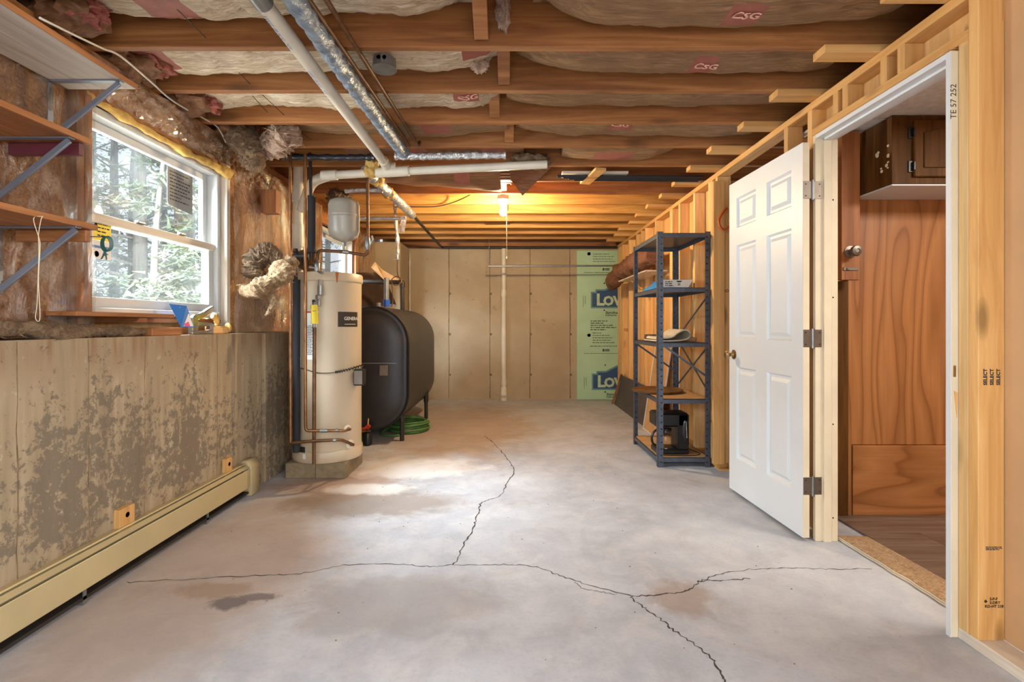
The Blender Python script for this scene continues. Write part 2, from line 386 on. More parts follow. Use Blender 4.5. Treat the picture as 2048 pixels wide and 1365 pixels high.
kredk = m_kraft('red_facing', C(112,48,38), C(150,74,60), C(196,140,120))
klet = plain('pale_logo_print', C(222,170,150), .6)
def m_fiber(name, c1, c2, c3):
    m = N(name); v = m.coord(); a = m.noise(v, 9, 7, .7, 1.5); b = m.noise(v, 70, 4, .7, 1)
    m.color(m.mix(.35, m.ramp(a, [(.28, c1), (.5, c2), (.72, c3)]), m.ramp(b, [(.3, c1), (.7, c3)]))); m.bump(m.math('ADD', a, b), .9, .02); return m.set(.95)
fiber = m_fiber('glass_wool', C(92,66,42), C(160,126,88), C(200,172,134))
fiberd = m_fiber('glass_wool_dirty', C(52,38,28), C(112,84,58), C(176,148,116))
fiberp = m_fiber('glass_wool_pink', C(112,74,54), C(196,158,130), C(230,208,188))
def m_foil(name, c1, c2, r, mt=.8):
    m = N(name); v = m.coord(); a = m.noise(v, 14, 5, .65, 1); m.color(m.ramp(a, [(.3, c1), (.7, c2)])); m.bump(a, .9, .03); return m.set(r, mt)
foil = m_foil('foil_wrap', C(170,172,176), C(226,228,232), .28)
foilb = m_foil('blue_grey_wrap', C(92,104,118), C(160,174,188), .42, .3)
def m_poly():
    m = N('clear_poly_sheet'); v = m.coord(scale=(1, 1.9, .6), rnd=False); a = m.noise(v, 6, 6, .6, 3.2)
    tr = m.new('ShaderNodeBsdfTransparent'); tr.inputs[0].default_value = (.95, .91, .85, 1)
    gl = m.new('ShaderNodeBsdfGlossy'); gl.inputs['Roughness'].default_value = .075; gl.inputs[0].default_value = (1, .95, .88, 1)
    bp = m.new('ShaderNodeBump', i_Strength=.9, i_Distance=.05); m.l(a, bp.inputs['Height']); m.l(bp.outputs[0], gl.inputs['Normal'])
    fr = m.new('ShaderNodeFresnel', i_IOR=1.5); m.l(bp.outputs[0], fr.inputs['Normal'])
    mx = m.new('ShaderNodeMixShader'); m.l(m.math('ADD', m.math('MULTIPLY', fr.outputs[0], 1.), .04), mx.inputs[0]); m.l(tr.outputs[0], mx.inputs[1]); m.l(gl.outputs[0], mx.inputs[2])
    m.l(mx.outputs[0], m.out.inputs[0]); return m.m
poly = m_poly()
def m_glass(name, dirt, tint=(.97, .99, 1, 1)):
    m = N(name); tr = m.new('ShaderNodeBsdfTransparent'); tr.inputs[0].default_value = tint
    gl = m.new('ShaderNodeBsdfGlossy'); gl.inputs['Roughness'].default_value = .01
    df = m.new('ShaderNodeBsdfTranslucent'); df.inputs[0].default_value = (.85, .9, .9, 1)
    d2 = m.new('ShaderNodeMixShader'); v = m.coord(rnd=False); n = m.noise(v, 3, 6, .6, .4)
    m.l(m.math('MULTIPLY', m.mask(n, .3, .8), dirt), d2.inputs[0]); m.l(tr.outputs[0], d2.inputs[1]); m.l(df.outputs[0], d2.inputs[2])
    fr = m.new('ShaderNodeFresnel', i_IOR=1.45); mx = m.new('ShaderNodeMixShader'); ge = m.new('ShaderNodeNewGeometry')
    m.l(m.math('MULTIPLY', fr.outputs[0], m.math('SUBTRACT', 1., ge.outputs['Backfacing'])), mx.inputs[0]); m.l(d2.outputs[0], mx.inputs[1]); m.l(gl.outputs[0], mx.inputs[2]); m.l(mx.outputs[0], m.out.inputs[0]); return m.m
glass = m_glass('window_glass', .022); cglass = m_glass('carafe_glass', .04)
def m_lam(axis):
    m = N('laminate_oak_'+axis); sc = [3.4, 3.4, 3.4]; sc['xyz'.index(axis)] = .42
    n = m.noise(m.coord(scale=tuple(sc)), 1.0, 2, .35, .25); fr = m.math('FRACT', m.math('MULTIPLY', n, 13))
    ring = m.ramp(fr, [(0, C(132,82,42)), (.12, C(150,98,54)), (.55, C(172,116,68)), (.92, C(160,104,58)), (1, C(132,82,42))])
    sc = [60., 60., 60.]; sc['xyz'.index(axis)] = 2.; f = m.noise(m.coord(scale=tuple(sc)), 1, 4)
    m.color(m.mix(m.math('MULTIPLY', m.mask(f, .45, .75), .35), ring, C(128,78,40))); return m.set(.45)
lam = {a: m_lam(a) for a in 'xz'}
dkcab = wood('dark_stained_cabinet', C(64,38,12), C(88,55,20), C(112,74,32), 'z', .62, .02); dkcab.node_tree.nodes['Principled BSDF'].inputs['Specular IOR Level'].default_value = .2
vplank = wood('vinyl_plank', C(84,66,54), C(108,88,74), C(136,114,98), 'x', .4, .0)
osb = N('osb_edge')
_v = osb.coord(); osb.color(osb.ramp(osb.noise(_v, 40, 5, .7, 2), [(.3, C(120,92,64)), (.5, C(164,132,96)), (.7, C(196,168,130))])); osb.bump(osb.noise(_v, 60, 3), .5, .004); osb = osb.set(.8)
ctile = plain('ceiling_tile', C(214,210,204), .9, 0, .08, 30, .3)
enamel = plain('cream_enamel', C(196,178,150), .38, 0, .06, 2.5, .03)
heatcream = plain('baseboard_enamel', C(184,166,124), .42, 0, .06, 3, .03)
oilblk = N('oil_tank_paint'); _v = oilblk.coord(); oilblk.color(oilblk.ramp(oilblk.noise(_v, 4, 6, .6), [(.35, C(30,30,33)), (.7, C(50,46,44))])); oilblk.bump(oilblk.noise(_v, 90, 3), .12, .002); oilblk = oilblk.set(.42)
shelfm = plain('hammered_grey_steel', C(90,97,110), .42, .55, .12, 30, .15)
holem = plain('hole_light', C(196,190,180), .6)
greyt = plain('expansion_tank_grey', C(168,164,152), .32, 0, .04, 4)
grnb = plain('green_foam_board', C(172,206,172), .65, 0, .05, 3)
navy = plain('navy_print', C(44,78,118), .6, 0, .06)
grnl = plain('pale_green_print', C(186,206,172), .6)
grnd = plain('dark_green_print', C(72,96,80), .7)
canvas = m_kraft('brown_canvas', C(92,58,42), C(122,82,62), C(150,108,84))
rust = plain('rusty_tray', C(124,88,52), .5, .4, .3, 14, .2)
board_c = plain('cardboard', C(190,148,100), .8, 0, .1, 8)
steelk = plain('dark_sheet', C(86,76,78), .5, .2, .15, 6)
felt = plain('carpet_felt', C(206,196,176), .95, 0, .12, 60, .4)
feltd = plain('carpet_back', C(96,84,76), .95, 0, .2, 40, .4)
bulbm = N('lit_bulb'); bulbm.b.inputs['Emission Color'].default_value = (1, .74, .42, 1); bulbm.b.inputs['Emission Strength'].default_value = 2150; bulbm = bulbm.set(.3)
porc = plain('porcelain', C(226,214,190), .3, 0, .03)

# ------------------------------------------------------------------ setting: floor
XL, XR, YB = -1.74, 1.588, 7.42
J0, JS, JB = 2.218, .4064, 2.319       # far face of first joist in view, spacing, underside of joists
flo = struct(build('floor', MB().box(-2.3, 1.9, -2.6, 7.7, -.12, 0), mfloor, origin=(0,0,0)), 'grey cracked concrete slab floor with stains')
def crack(pts, w0, seed):
    rnd = random.Random(seed); q = smooth([Vector(((x-1020)*(CH*FPX/(y-650))/FPX, CH*FPX/(y-650), 0)) for x, y in pts], 9); mb = MB(); vs = []
    for i, a in enumerate(q):
        t = (q[min(i+1, len(q)-1)]-q[max(i-1, 0)]).normalized(); s = Vector((-t.y, t.x, 0))
        a = a+s*rnd.uniform(-.007, .007)+t*rnd.uniform(-.004, .004); ww = w0*rnd.uniform(.35, 1.25)
        vs += [a-s*ww+Vector((0,0,.0006)), a+s*ww+Vector((0,0,.0006))]
    mb.add(vs, [(2*i, 2*i+2, 2*i+3, 2*i+1) for i in range(len(q)-1)]); build('crack', mb, mcrack, flo)
crack([(970,872),(995,895),(1012,915),(1028,940),(1015,965),(1000,993),(965,1005),(955,1030),(945,1060),(925,1095),(908,1130)], .0042, 1)
crack([(250,1166),(400,1158),(520,1152),(600,1148),(700,1130),(800,1130),(860,1134),(908,1131),(1000,1130),(1065,1134),(1120,1152),(1180,1172),(1262,1193)], .0030, 2)
crack([(1262,1193),(1320,1190),(1378,1182),(1400,1164),(1440,1162),(1500,1158)], .0036, 3)
crack([(1400,1164),(1440,1150),(1500,1140),(1580,1137),(1660,1139),(1740,1138)], .0026, 4)
crack([(1262,1193),(1275,1208),(1310,1230),(1345,1260),(1390,1290),(1425,1322),(1452,1365)], .0038, 5)
crack([(1150,1165),(1165,1178),(1200,1184),(1235,1190)], .0018, 6)
mb = MB(); rnd = random.Random(3)
for i in range(210):
    x, y = rnd.uniform(-1.5, 1.45), rnd.uniform(1.6, 6.8); r = rnd.uniform(.0012, .0042)
    mb.blob((x, y, r*.4), (r, r*rnd.uniform(.5, 1), r*.5), i, .3, 2, 1)
o = tag(build('floor_grit', mb, mseam, origin=(0,0,0)), 'dark specks of grit scattered over the concrete floor', 'grit', kind='stuff')

# ------------------------------------------------------------------ setting: left concrete half wall and the full-height corner
wl = struct(build('wall_left', MB().box(-2.0, XL, -2.6, 6.82, 0, 1.055), mcl, origin=(0,0,0)), 'peeling tan concrete half wall under the windows')
build('corner_wall', MB().box(-2.0, -1.495, 6.82, 7.7, 0, 2.24), mcb, wl, bevel=.006)
build('wall_step', MB().box(XL-.01, XL+.022, 3.52, 6.82, 0, 1.052), mcl, wl, bevel=.006)
for y in (.55, 1.15, 1.77, 2.07, 2.39, 2.98, 3.62):
    rn = random.Random(int(y*100)); mb = MB()
    mb.tube([(XL-.002+rn.uniform(-.001, .001), y+rn.uniform(-.004, .004), z/10*1.05) for z in range(1, 11)], .0035, 5); build('form_seam', mb, mseam, wl)
# long torn strip of insulation and dust on the ledge
mb = MB()
mb.fluff([(-1.765, .9, 1.09), (-1.76, 1.35, 1.088), (-1.765, 1.7, 1.095), (-1.765, 2.1, 1.083), (-1.77, 2.45, 1.078)], [.014, .020, .024, .018, .008], 4, .6, hair=900)
tag(build('insulation_scrap', mb, fiberd, origin=(-1.75, 1.6, 1.055)), 'torn strip of brown glass wool lying on the concrete ledge below the shelves', 'insulation')

# ------------------------------------------------------------------ back wall
wb = struct(build('wall_back', MB().box(-2.0, 4.2, YB, 7.7, 0, 2.24), mcb, origin=(0,0,0)), 'tan formed concrete wall at the far end with seams')
for px in (898, 980, 1060, 1140):
    rn = random.Random(px); x = (px-1020)*YB/FPX
    build('form_seam', MB().tube([(x+rn.uniform(-.004, .004), YB+.001, .02+.222*k) for k in range(11)], [rn.uniform(.004, .008) for _ in range(11)], 5), mseam, wb)
    for zz in (.42, 1.02, 1.62):
        build('form_tie', MB().lathe([(.018, 0), (.014, .006), (.004, .007)], (x+.012, YB+.001, zz-.05), (0,-1,0), 10), mseam, wb, 40)
bx('sill_plate', -1.9, 4, YB+.02, YB+.16, 2.24, 2.278, jw, wb)
bx('rim_joist', -1.9, 4, YB+.06, YB+.1, 2.278, 2.55, jw, wb)

# ------------------------------------------------------------------ upper left framed wall
XP = -1.84
wu = troot('wall_left_upper', (-1.84, 3, 1.055), 'framed upper left wall stuffed with insulation behind clear plastic')
build('sheathing', MB().box(-2.02, -2.0, -2.6, 2.2, 1.055, 2.5).box(-2.02, -2.0, 3.28, 4.9, 1.055, 2.5).box(-2.02, -2.0, 6.0, 7.0, 1.055, 2.5)
      .box(-2.02, -1.985, 2.2, 3.28, 1.055, 1.158).box(-2.02, -1.985, 2.2, 3.28, 2.10, 2.5).box(-2.02, -1.985, 4.9, 6.0, 1.055, 1.158).box(-2.02, -1.985, 4.9, 6.0, 2.10, 2.5), ply, wu)
for k in (0, 1): bx('top_plate', -2.0, XP, -2.6, 6.85, 2.245+.038*k, 2.282+.038*k, jw, wu)
bx('sill_plate', -2.0, -1.90, -2.6, 6.82, 1.055, 1.093, oldw['y'], wu)
bx('window_header', -1.995, XP-.005, 2.16, 3.34, 2.12, 2.245, jw, wu); bx('window_header', -1.995, XP-.005, 4.86, 6.04, 2.12, 2.245, jw, wu)
studs = [-1.8, -1.2, -.6, 0, .42, .84, 1.26, 1.66, 2.13, 2.172, 3.262, 3.70, 4.11, 4.52, 4.86, 6.0, 6.04, 6.42, 6.5, 6.72]
for y in studs: bx('stud', -1.98, XP, y, y+.038, 1.093, 2.245, pine['z'] if y > 6 else (palew['z'] if y == 3.262 else oldw['z']), wu)
for y0, y1 in ((2.21, 3.262), (4.898, 6.0)): bx('rough_sill', -1.99, -1.88, y0, y1, 1.12, 1.145, oldw['y'], wu)
bays = sorted(studs)
def batt_wall(y0, y1, sd):
    def fn(u, v):
        y = y0+u*(y1-y0); z = 1.06+v*1.185; b = math.sin(math.pi*u)**.5
        return (XP-.045+.035*b+.018*mn.noise(Vector((y*5, z*4, sd)))+.008*mn.noise(Vector((y*16, z*12, sd))), y, z)
    build('kraft_batt', MB().slab(fn, 10, 22, (-.07, 0, 0)), kraftam, wu, 60)
for a, b in zip(bays, bays[1:]):
    if b-a > .15 and not (2.1 < a < 3.2 or 4.8 < a < 5.9): batt_wall(a+.04, b-.002, a)
def sheet(y0, y1, z0, z1, sd, nu, nv):
    fans = [(y0+(y1-y0)*random.Random(sd*9+i).random(), random.Random(sd*5+i).choice((z0, z1)), random.Random(sd+i).uniform(0, 9)) for i in range(4)]
    def fn(u, v):
        y = y0+u*(y1-y0); z = z0+v*(z1-z0); d = 0
        for fy, fz, ph in fans:
            r = math.hypot(y-fy, z-fz); a = math.atan2(z-fz, y-fy); d += .010*math.sin(a*19+ph+2*mn.noise(Vector((a*2, ph, 0))))*math.exp(-r*1.9)*min(1, r*6)
        d += .012*mn.noise(Vector((y*4, z*3, sd)))+.005*mn.noise(Vector((y*13, z*9, sd)))
        return (XP+.014+d*1.5, y, z)
    build('plastic_sheet', MB().grid(fn, nu, nv), poly, wu, 180)
sheet(-.4, 2.208, 1.058, 2.27, 3, 110, 60); sheet(2.17, 3.3, 2.13, 2.3, 5, 60, 12); sheet(3.31, 4.88, 1.058, 2.27, 8, 90, 60); sheet(6.03, 6.8, 1.058, 2.27, 12, 40, 50)

# ------------------------------------------------------------------ windows
def window(name, y0, y1, z0, z1, lab):
    x = -1.985; r = troot(name, (x, (y0+y1)/2, z0), lab)
    for nm, a in (('jamb', (x, x+.105, y0, y0+.03, z0, z1)), ('jamb', (x, x+.105, y1-.03, y1, z0, z1)), ('head', (x, x+.105, y0+.03, y1-.03, z1-.035, z1)), ('window_sill', (x, x+.12, y0+.03, y1-.03, z0, z0+.035))):
        bx(nm, *a, vinyl, r, .004)
    a, b, zm = y0+.03, y1-.03, z0+.45
    def sash(nm, xx, zb, zt, lowm):
        s = build(nm, MB().box(xx, xx+.03, a, a+.045, zb, zt).box(xx, xx+.03, b-.045, b, zb, zt).box(xx, xx+.03, a+.045, b-.045, zt-.04, zt).box(xx, xx+.034, a+.045, b-.045, zb, zb+lowm), vinyl, r, bevel=.003)
        build('pane', MB().box(xx+.012, xx+.016, a+.04, b-.04, zb+lowm-.005, zt-.035), glass, s)
        return s
    up = sash('upper_sash', x+.008, zm-.02, z1-.035, .038); lo = sash('lower_sash', x+.046, z0+.035, zm+.02, .05)
    bx('meeting_rail', x+.046, x+.088, a, b, zm-.022, zm+.022, palew['y'], r, .004)
    for yy in ((a*2+b)/3, (a+b*2)/3): bx('sash_lock', x+.075, x+.1, yy-.025, yy+.025, zm+.022, zm+.036, galv, r, .004)
    return r, up, lo
w1, up1, lo1 = window('window_1', 2.215, 3.255, 1.155, 2.105, 'white double hung window over the left concrete ledge')
w2, up2, lo2 = window('window_2', 4.91, 5.99, 1.155, 2.105, 'second white double hung window behind the water heater')
# stickers on the glass
gsk = plain('grey_sticker', C(142,142,142), .7, 0, .05); X = -1.958
o = build('grey_sticker', MB().prism([(X,2.875,1.80),(X,3.09,1.785),(X,3.09,2.02),(X,2.865,2.02),(X,2.865,1.82)], (.001,0,0)), gsk, up1)
build('sticker_print', wordlines(MB(), (X+.001, 2.885, 1.995), (0,1,0), (0,0,1), [.17,.12,.19,.16,.18,.15,.19,.1,.17], .02, .006, 4), blackink, up1)
X = -1.922
build('yellow_sticker', MB().box(X, X+.001, 2.30, 2.415, 1.505, 1.60), yellow, lo1); build('sticker_print', wordlines(MB(), (X+.001, 2.335, 1.58), (0,1,0), (0,0,1), [.06,.07,.05,.07], .018, .006, 6), blackink, lo1)
build('sticker_print', MB().lathe([(.012, 0), (.016, 0)], (X+.0015, 2.318, 1.578), (1,0,0), 12), blackink, lo1)
build('white_sticker', MB().box(X, X+.001, 2.30, 2.415, 1.42, 1.503), paper, lo1)
build('sticker_print', MB().box(X+.001, X+.0014, 2.305, 2.40, 1.468, 1.48).lathe([(.0, 0), (.014, 0)], (X+.0014, 2.33, 1.44), (1,0,0), 14).prism([(X+.0012,2.36,1.43),(X+.0012,2.40,1.445),(X+.0012,2.37,1.46)], (.0003,0,0)), bluepr, lo1)

# ------------------------------------------------------------------ ceiling: joists, subfloor, bridging
ce = struct(build('ceiling', MB().box(-2.05, 4.4, -2.6, 7.7, 2.556, 2.58), jw, origin=(1,2,2.556)), 'plank subfloor above the open joists')
joists = [J0+JS*k for k in range(-11, 13)]
for y in joists:
    bx('joist', -1.99, 4.3, y-.038, y, JB, 2.555, jw_lit if y > 4.8 else jw, ce, .003)
    bx('nailing_block', 1.37+random.uniform(-.02, .02), 1.68, y-.062, y+.024, 2.284, 2.3185, pine['x'], ce)
def brid(x, k, ww=.06):     # cross bridging piece rising towards the camera, above joist k
    y = J0+JS*k; build('bridging', MB().bar((x, y-.05, JB+.03), (x, y-JS+.01, JB+.2), ww, .022, (0,0,1)), jw, ce, bevel=.002)
for x, k in ((-.123, 0), (-.03, 1), (-.09, 2), (-.005, 3), (-.06, 6), (-.05, 7), (-.05, 8)): brid(x, k)
[build('dark_conduit', MB().tube([(.38+.05*i, 4.03+.035*i, 2.306), (1.56, 4.06+.035*i, 2.306)], .010, 8), rubber, ce, 40) for i in range(4)]; bx('blocking', -.3, .0, 6.0, 6.2, 2.35, 2.39, jw, ce)
bx('rim_board', -2.0, -1.97, -2.6, 7.6, JB, 2.555, jw, ce)
bx('scrap_board', .42, .95, 4.02, 4.14, 2.325, 2.345, palew['x'], ce); build('brace_block', MB().bar((.70, 3.86, 2.31), (.63, 4.23, 2.305), .085, .02), pine['y'], ce)
# ------------------------------------------------------------------ right stud wall
wr = troot('wall_right', (1.634, 3, 0), 'bare pine stud wall on the right with the doorway')
x0, x1 = XR, XR+.089
bx('top_plate', x0, x1, -2.6, YB, 2.245, 2.283, pine['y'], wr)
bx('sill_plate', x0, x1, -2.6, 1.778, 0, .038, palew['y'], wr); bx('sill_plate', x0, x1, 3.86, YB, .012, .05, pine['y'], wr); bx('sill_shim', x0+.0, x0+.08, 3.8, 3.9, 0, .012, pine['y'], wr)
for y in (-2.4, -1.99, -1.58, -1.17, -.77, -.36, .05, .46, .86, 1.27): bx('stud', x0, x1, y, y+.038, .038, 2.245, pine['z'], wr)
post = bx('door_stud', x0, x1, 1.70, 1.738, .038, 2.245, pine['z'], wr); bx('door_stud', x0, x1, 1.7385, 1.7765, .038, 2.10, pine_lit, wr)
bx('door_stud', x0, x1, 2.64, 2.678, .038, 2.245, pine['z'], wr); bx('door_stud', x0, x1, 2.60, 2.638, .0, 2.10, pine['z'], wr)
bx('door_header', x0, x1, 1.7385, 2.64, 2.10, 2.138, pine['y'], wr)
for y in (2.02, 2.115, 2.36, 2.43): bx('cripple_stud', x0, x1, y, y+.038, 2.138, 2.245, pine['z'], wr)
bx('header_panel', x1-.012, x1+.002, 1.70, 2.66, 2.1385, 2.2445, ply, wr)
for k in (0, 1, 2): bx('shim', x0-.03+.012*k, x0+.06, 1.80-.004*k, 1.86, 2.085+.006*k, 2.0905+.006*k, pine['x'], wr, .0008)
rear = [3.84, 3.94, 3.98, 4.31, 4.69, 4.91, 4.95, 5.46, 5.87, 6.05, 6.28, 6.69, 7.1, 7.26, 7.37]
for y in rear: bx('stud', x0, x1, y, y+.038, .05, 2.245, pine_lit, wr)
bx('stud', x0-.045, x1-.05, 3.80, 3.838, .05, 2.2, pine['z'], wr)
bx('plywood_panel', x1+.002, x1+.014, 3.84, YB, .0, 2.3, ply, wr); bx('hardboard_panel', x1+.002, x1+.01, -2.6, 1.74, .038, 2.3, hardboard, wr)
bx('stud', x0, x1, 2.87, 2.908, 0, 2.245, pine['z'], wr)
# ink stamps on the lumber
def stamp(body, size, loc, right, up, mat=blackink, bold=0): return text(body, size, loc, right, up, mat, wr, 'ink_stamp', .0006, bold=bold)
for i, x in enumerate((1.608, 1.630, 1.652)): stamp('SELECT', .017, (x+.008, 1.6995, .905), (0,0,1), (-1,0,0), bold=.0006)
build('ink_stamp', wordlines(MB(), (1.612, 1.6994, .355), (1,0,0), (0,0,1), [.055,.055,.045], .0045, .0026, 9), blackink, wr)
for i, b in enumerate(('S-P-F', 'S-DRY', 'KD-HT 218')): stamp(b, .013, (1.625-.008*(i == 2)*2, 1.6995, .176-.0125*i), (1,0,0), (0,0,1), bold=.0004)
build('ink_stamp', MB().prism([(1.612,1.6994,.178),(1.618,1.6994,.172),(1.612,1.6994,.166),(1.606,1.6994,.172)], (0,-.0003,0)), blackink, wr)
stamp('IORO', .03, (1.60, 3.8393, 1.36), (1,0,0), (0,0,1), brownink, .001)
for y, z in ((1.78, 1.42),):
    pass
build('ink_stamp', wordlines(MB(), (x1+.001, 4.30, 1.55), (0,-1,0), (0,0,1), [.16,.2,.2,.18,.2,.14], .035, .016, 12).prism([(x1+.0015,4.33,1.6),(x1+.0015,4.05,1.58),(x1+.0015,4.04,1.56),(x1+.0015,4.32,1.58)], (-.0004,0,0)).prism([(x1+.0015,4.33,1.3),(x1+.0015,4.05,1.28),(x1+.0015,4.04,1.26),(x1+.0015,4.32,1.28)], (-.0004,0,0)), brownink, wr)
stamp('121', .06, (x0+.015, 7.0695, 1.02), (1,0,0), (0,0,1), brownink); stamp('M 25', .04, (x0-.001, 3.97, .33), (0,-1,0), (0,0,1), brownink)

# ------------------------------------------------------------------ doorway: jambs, casing, leaf
d1 = troot('door_1', (1.62, 2.18, 0), 'white painted door frame in the stud wall')
xj = 1.564
jn = build('near_jamb', MB().box(xj+.001, 1.68, 1.7785, 1.797, 0, 2.083), beigep, d1, bevel=.0015)
build('painted_edge', MB().box(xj-.001, xj+.001, 1.779, 1.7985, 0, 2.083).box(xj, 1.68, 1.797, 1.7985, 0, 2.065), white, d1)
jf = build('far_jamb', MB().box(xj, 1.68, 2.569, 2.589, 0, 2.083), beigep, d1, bevel=.0015)
bx('door_stop', 1.602, 1.64, 2.557, 2.569, 0, 2.053, beigep, d1, .001)
build('head_jamb', MB().box(xj, 1.68, 1.797, 2.569, 2.064, 2.084), white, d1, bevel=.0015); bx('door_stop', 1.602, 1.64, 1.797, 2.557, 2.053, 2.064, white, d1, .001)
build('strike_plate', MB().box(1.572, 1.581, 1.7775, 1.7788, .925, .965).box(1.574, 1.579, 1.776, 1.7778, .935, .955), brass, d1)
build('shim', MB().prism([(1.574,1.7784,.875),(1.586,1.7784,.87),(1.583,1.7784,.78)], (0,-.002,0)), pine['z'], d1)
for z in (.12, .6, 1.25, 1.75): build('nail_hole', MB().lathe([(0,0),(.004,0)], (1.655, 2.5686, z), (0,-1,0), 8), blackink, d1)
tx = text('TE 57 252', .03, (1.582, 1.7783, 1.84), (0,0,1), (-1,0,0), blackink, d1, 'ink_stamp', .0004)
for z in (.285, 1.04, 1.80):
    h = build('hinge', MB().box(1.549, 1.596, 2.5665, 2.569, z-.045, z+.045), nickel, d1, bevel=.0008)
    build('hinge_leaf', MB().box(1.499, 1.545, 2.5625, 2.565, z-.045, z+.045), nickel, h, bevel=.0008)
    build('hinge_pin', MB().lathe([(.004,-.052),(.0065,-.05),(.0065,.05),(.004,.052)], (1.547, 2.562, z), (0,0,1), 12), galv, h, 40)
    build('screw', MB().lathe([(.004,0),(.003,.001)], (1.585, 2.5664, z+.03), (0,-1,0), 8).lathe([(.004,0),(.003,.001)], (1.585, 2.5664, z-.03), (0,-1,0), 8).lathe([(.004,0),(.003,.001)], (1.512, 2.5624, z+.03), (0,-1,0), 8).lathe([(.004,0),(.003,.001)], (1.512, 2.5624, z-.03), (0,-1,0), 8), darkpipe, h)
# the leaf, folded right back against the wall; built along y then swung by its own empty
dl = thing('door_leaf', 'white six panel door swung open against the stud wall', 'door', (1.532, 2.566, 0)); ORG[dl.name] = Vector((0,0,0))
W_, T_, Z0, Z1 = .795, .035, .02, 2.043
ys = [(.098, .338), (.458, .697)]; zs = [(.242, .837), (1.023, 1.624), (1.738, 1.932)]
mb = MB().box(-T_+.0145, -.0145, .01, W_-.01, Z0+.01, Z1-.01)
yb = [0, .098, .338, .458, .697, W_]; zb = [Z0, .242, .837, 1.023, 1.624, 1.738, 1.932, Z1]
for sx in (0, 1):
    xa, xb = (-T_, -T_+.015) if sx == 0 else (-.015, 0)
    for i in (0, 2, 4): mb.box(xa, xb, yb[i], yb[i+1], Z0, Z1)
    for i in (1, 3):
        for j in (0, 2, 4, 6): mb.box(xa, xb, yb[i], yb[i+1], zb[j], zb[j+1])
mb.box(-T_+.001, -.001, .001, .02, Z0, Z1).box(-T_+.001, -.001, W_-.02, W_-.001, Z0, Z1).box(-T_+.001, -.001, 0, W_, Z0, Z0+.02).box(-T_+.001, -.001, 0, W_, Z1-.02, Z1)
build('slab', mb, white, dl); build('hinge_edge', MB().box(-T_+.0015, -.0015, -.0012, .0005, Z0, Z1), beigep, dl)
for ya, yb_ in ys:
    for za, zb_ in zs:
        mb = MB()
        for sx in (-1, 1):
            xo = -T_+.0 if sx < 0 else 0.; s_ = 1 if sx < 0 else -1
            def ring(m_, dep): return [(xo+s_*dep, ya+m_, za+m_), (xo+s_*dep, yb_-m_, za+m_), (xo+s_*dep, yb_-m_, zb_-m_), (xo+s_*dep, ya+m_, zb_-m_)]
            R = ring(0, .001)+ring(.010, .014)+ring(.024, .014)+ring(.044, .003)
            mb.add(R, [(4*i+k, 4*i+(k+1) % 4, 4*i+4+(k+1) % 4, 4*i+4+k) for i in range(3) for k in range(4)]+[(12,13,14,15)])
        build('panel', mb, white, dl)
kn = build('knob', MB().lathe([(.031,0),(.031,.004),(.014,.008),(.011,.026),(.018,.034),(.027,.044),(.027,.054),(.018,.062),(0,.064)], (-T_, .728, .915), (-1,0,0), 24), brass, dl, 35)
build('latch', MB().box(-.028, -.008, W_-.001, W_+.002, .88, .95).box(-.022, -.013, W_, W_+.012, .905, .925), brass, dl)
dl.rotation_euler.z = math.radians(2.0)
# threshold
th = struct(build('trim_1', MB().slab(lambda u, v: (1.69+.03*(1-v)+.155*u+.010*mn.noise(Vector((v*9, 0, 0)))*(1-u), 1.86+.73*v, .021-.004*u), 3, 24, (0,0,-.0205)), osb, origin=(1.75, 2.2, 0)), 'ragged particle board strip on the doorway floor')
for k_ in range(2): build('pale_edge', MB().slab(lambda u, v: (1.6885+.03*(1-v)+.010*mn.noise(Vector((v*9, 0, 0))), 1.87+.72*v, .004+.009*k_+.006*u), 1, 24, (-.001,0,0)), beigep, th)

# ------------------------------------------------------------------ the room beyond the doorway
rx = 4.3
fr = struct(build('floor_side_room', MB().box(1.90, rx, .2, 3.0, -.1, .0005), vplank, origin=(2.8, 1.6, -.1)), 'brown vinyl plank floor beyond the doorway')
k = 0
for j in range(17):
    xs = 1.86-(.35*j % 1.0)
    y0 = .25+.16*j
    while xs < rx-.1:
        a, b = max(xs, 1.86), min(xs+1.2, rx)
        if b-a > .05 and y0 < 2.9: bx('plank', a+.0008, b-.0008, y0+.0008, min(y0+.1592, 2.905), .0006, .012, vplank, fr, .0006)
        xs += 1.2
bk = troot('wall_side_room', (2.8, 2.93, 0), 'oak laminate wall panels beyond the doorway')
bx('panel_upper', 1.965, rx, 2.90, 2.925, .416, 2.2, lam['z'], bk, .0015); bx('panel_lower', 1.975, rx, 2.888, 2.925, .012, .413, lam['x'], bk, .0015)
bx('edge_strip', 1.945, 1.965, 2.885, 2.925, .012, 1.86, lam['z'], bk, .0015); bx('dark_trim', 1.80, 1.944, 2.88, 2.925, .012, 1.36, dkcab, bk, .002)
bx('backing', 1.69, rx, 2.93, 2.96, 0, 2.2, hardboard, bk); bx('end_panel', rx, rx+.03, .2, 2.96, 0, 2.2, hardboard, bk); bx('near_panel', 1.69, rx, .17, .2, 0, 2.2, hardboard, bk)
cl = struct(build('ceiling_side_room', MB().box(1.69, rx, .2, 2.96, 2.206, 2.22), ctile, origin=(2.8, 1.6, 2.206)), 'white suspended tile ceiling beyond the doorway')
for i in range(5):
    for j in range(5):
        xa, ya = 1.70+.6*i, .25+.6*j
        if xa < rx-.1 and ya < 2.9: bx('tile', xa+.012, min(xa+.588, rx), ya+.012, min(ya+.588, 2.92), 2.200, 2.207, ctile, cl, .002)
cab = thing('wall_cabinet', 'dark brown wooden wall cabinet hanging beyond the doorway', 'cabinet', (2.5, 2.75, 1.835))
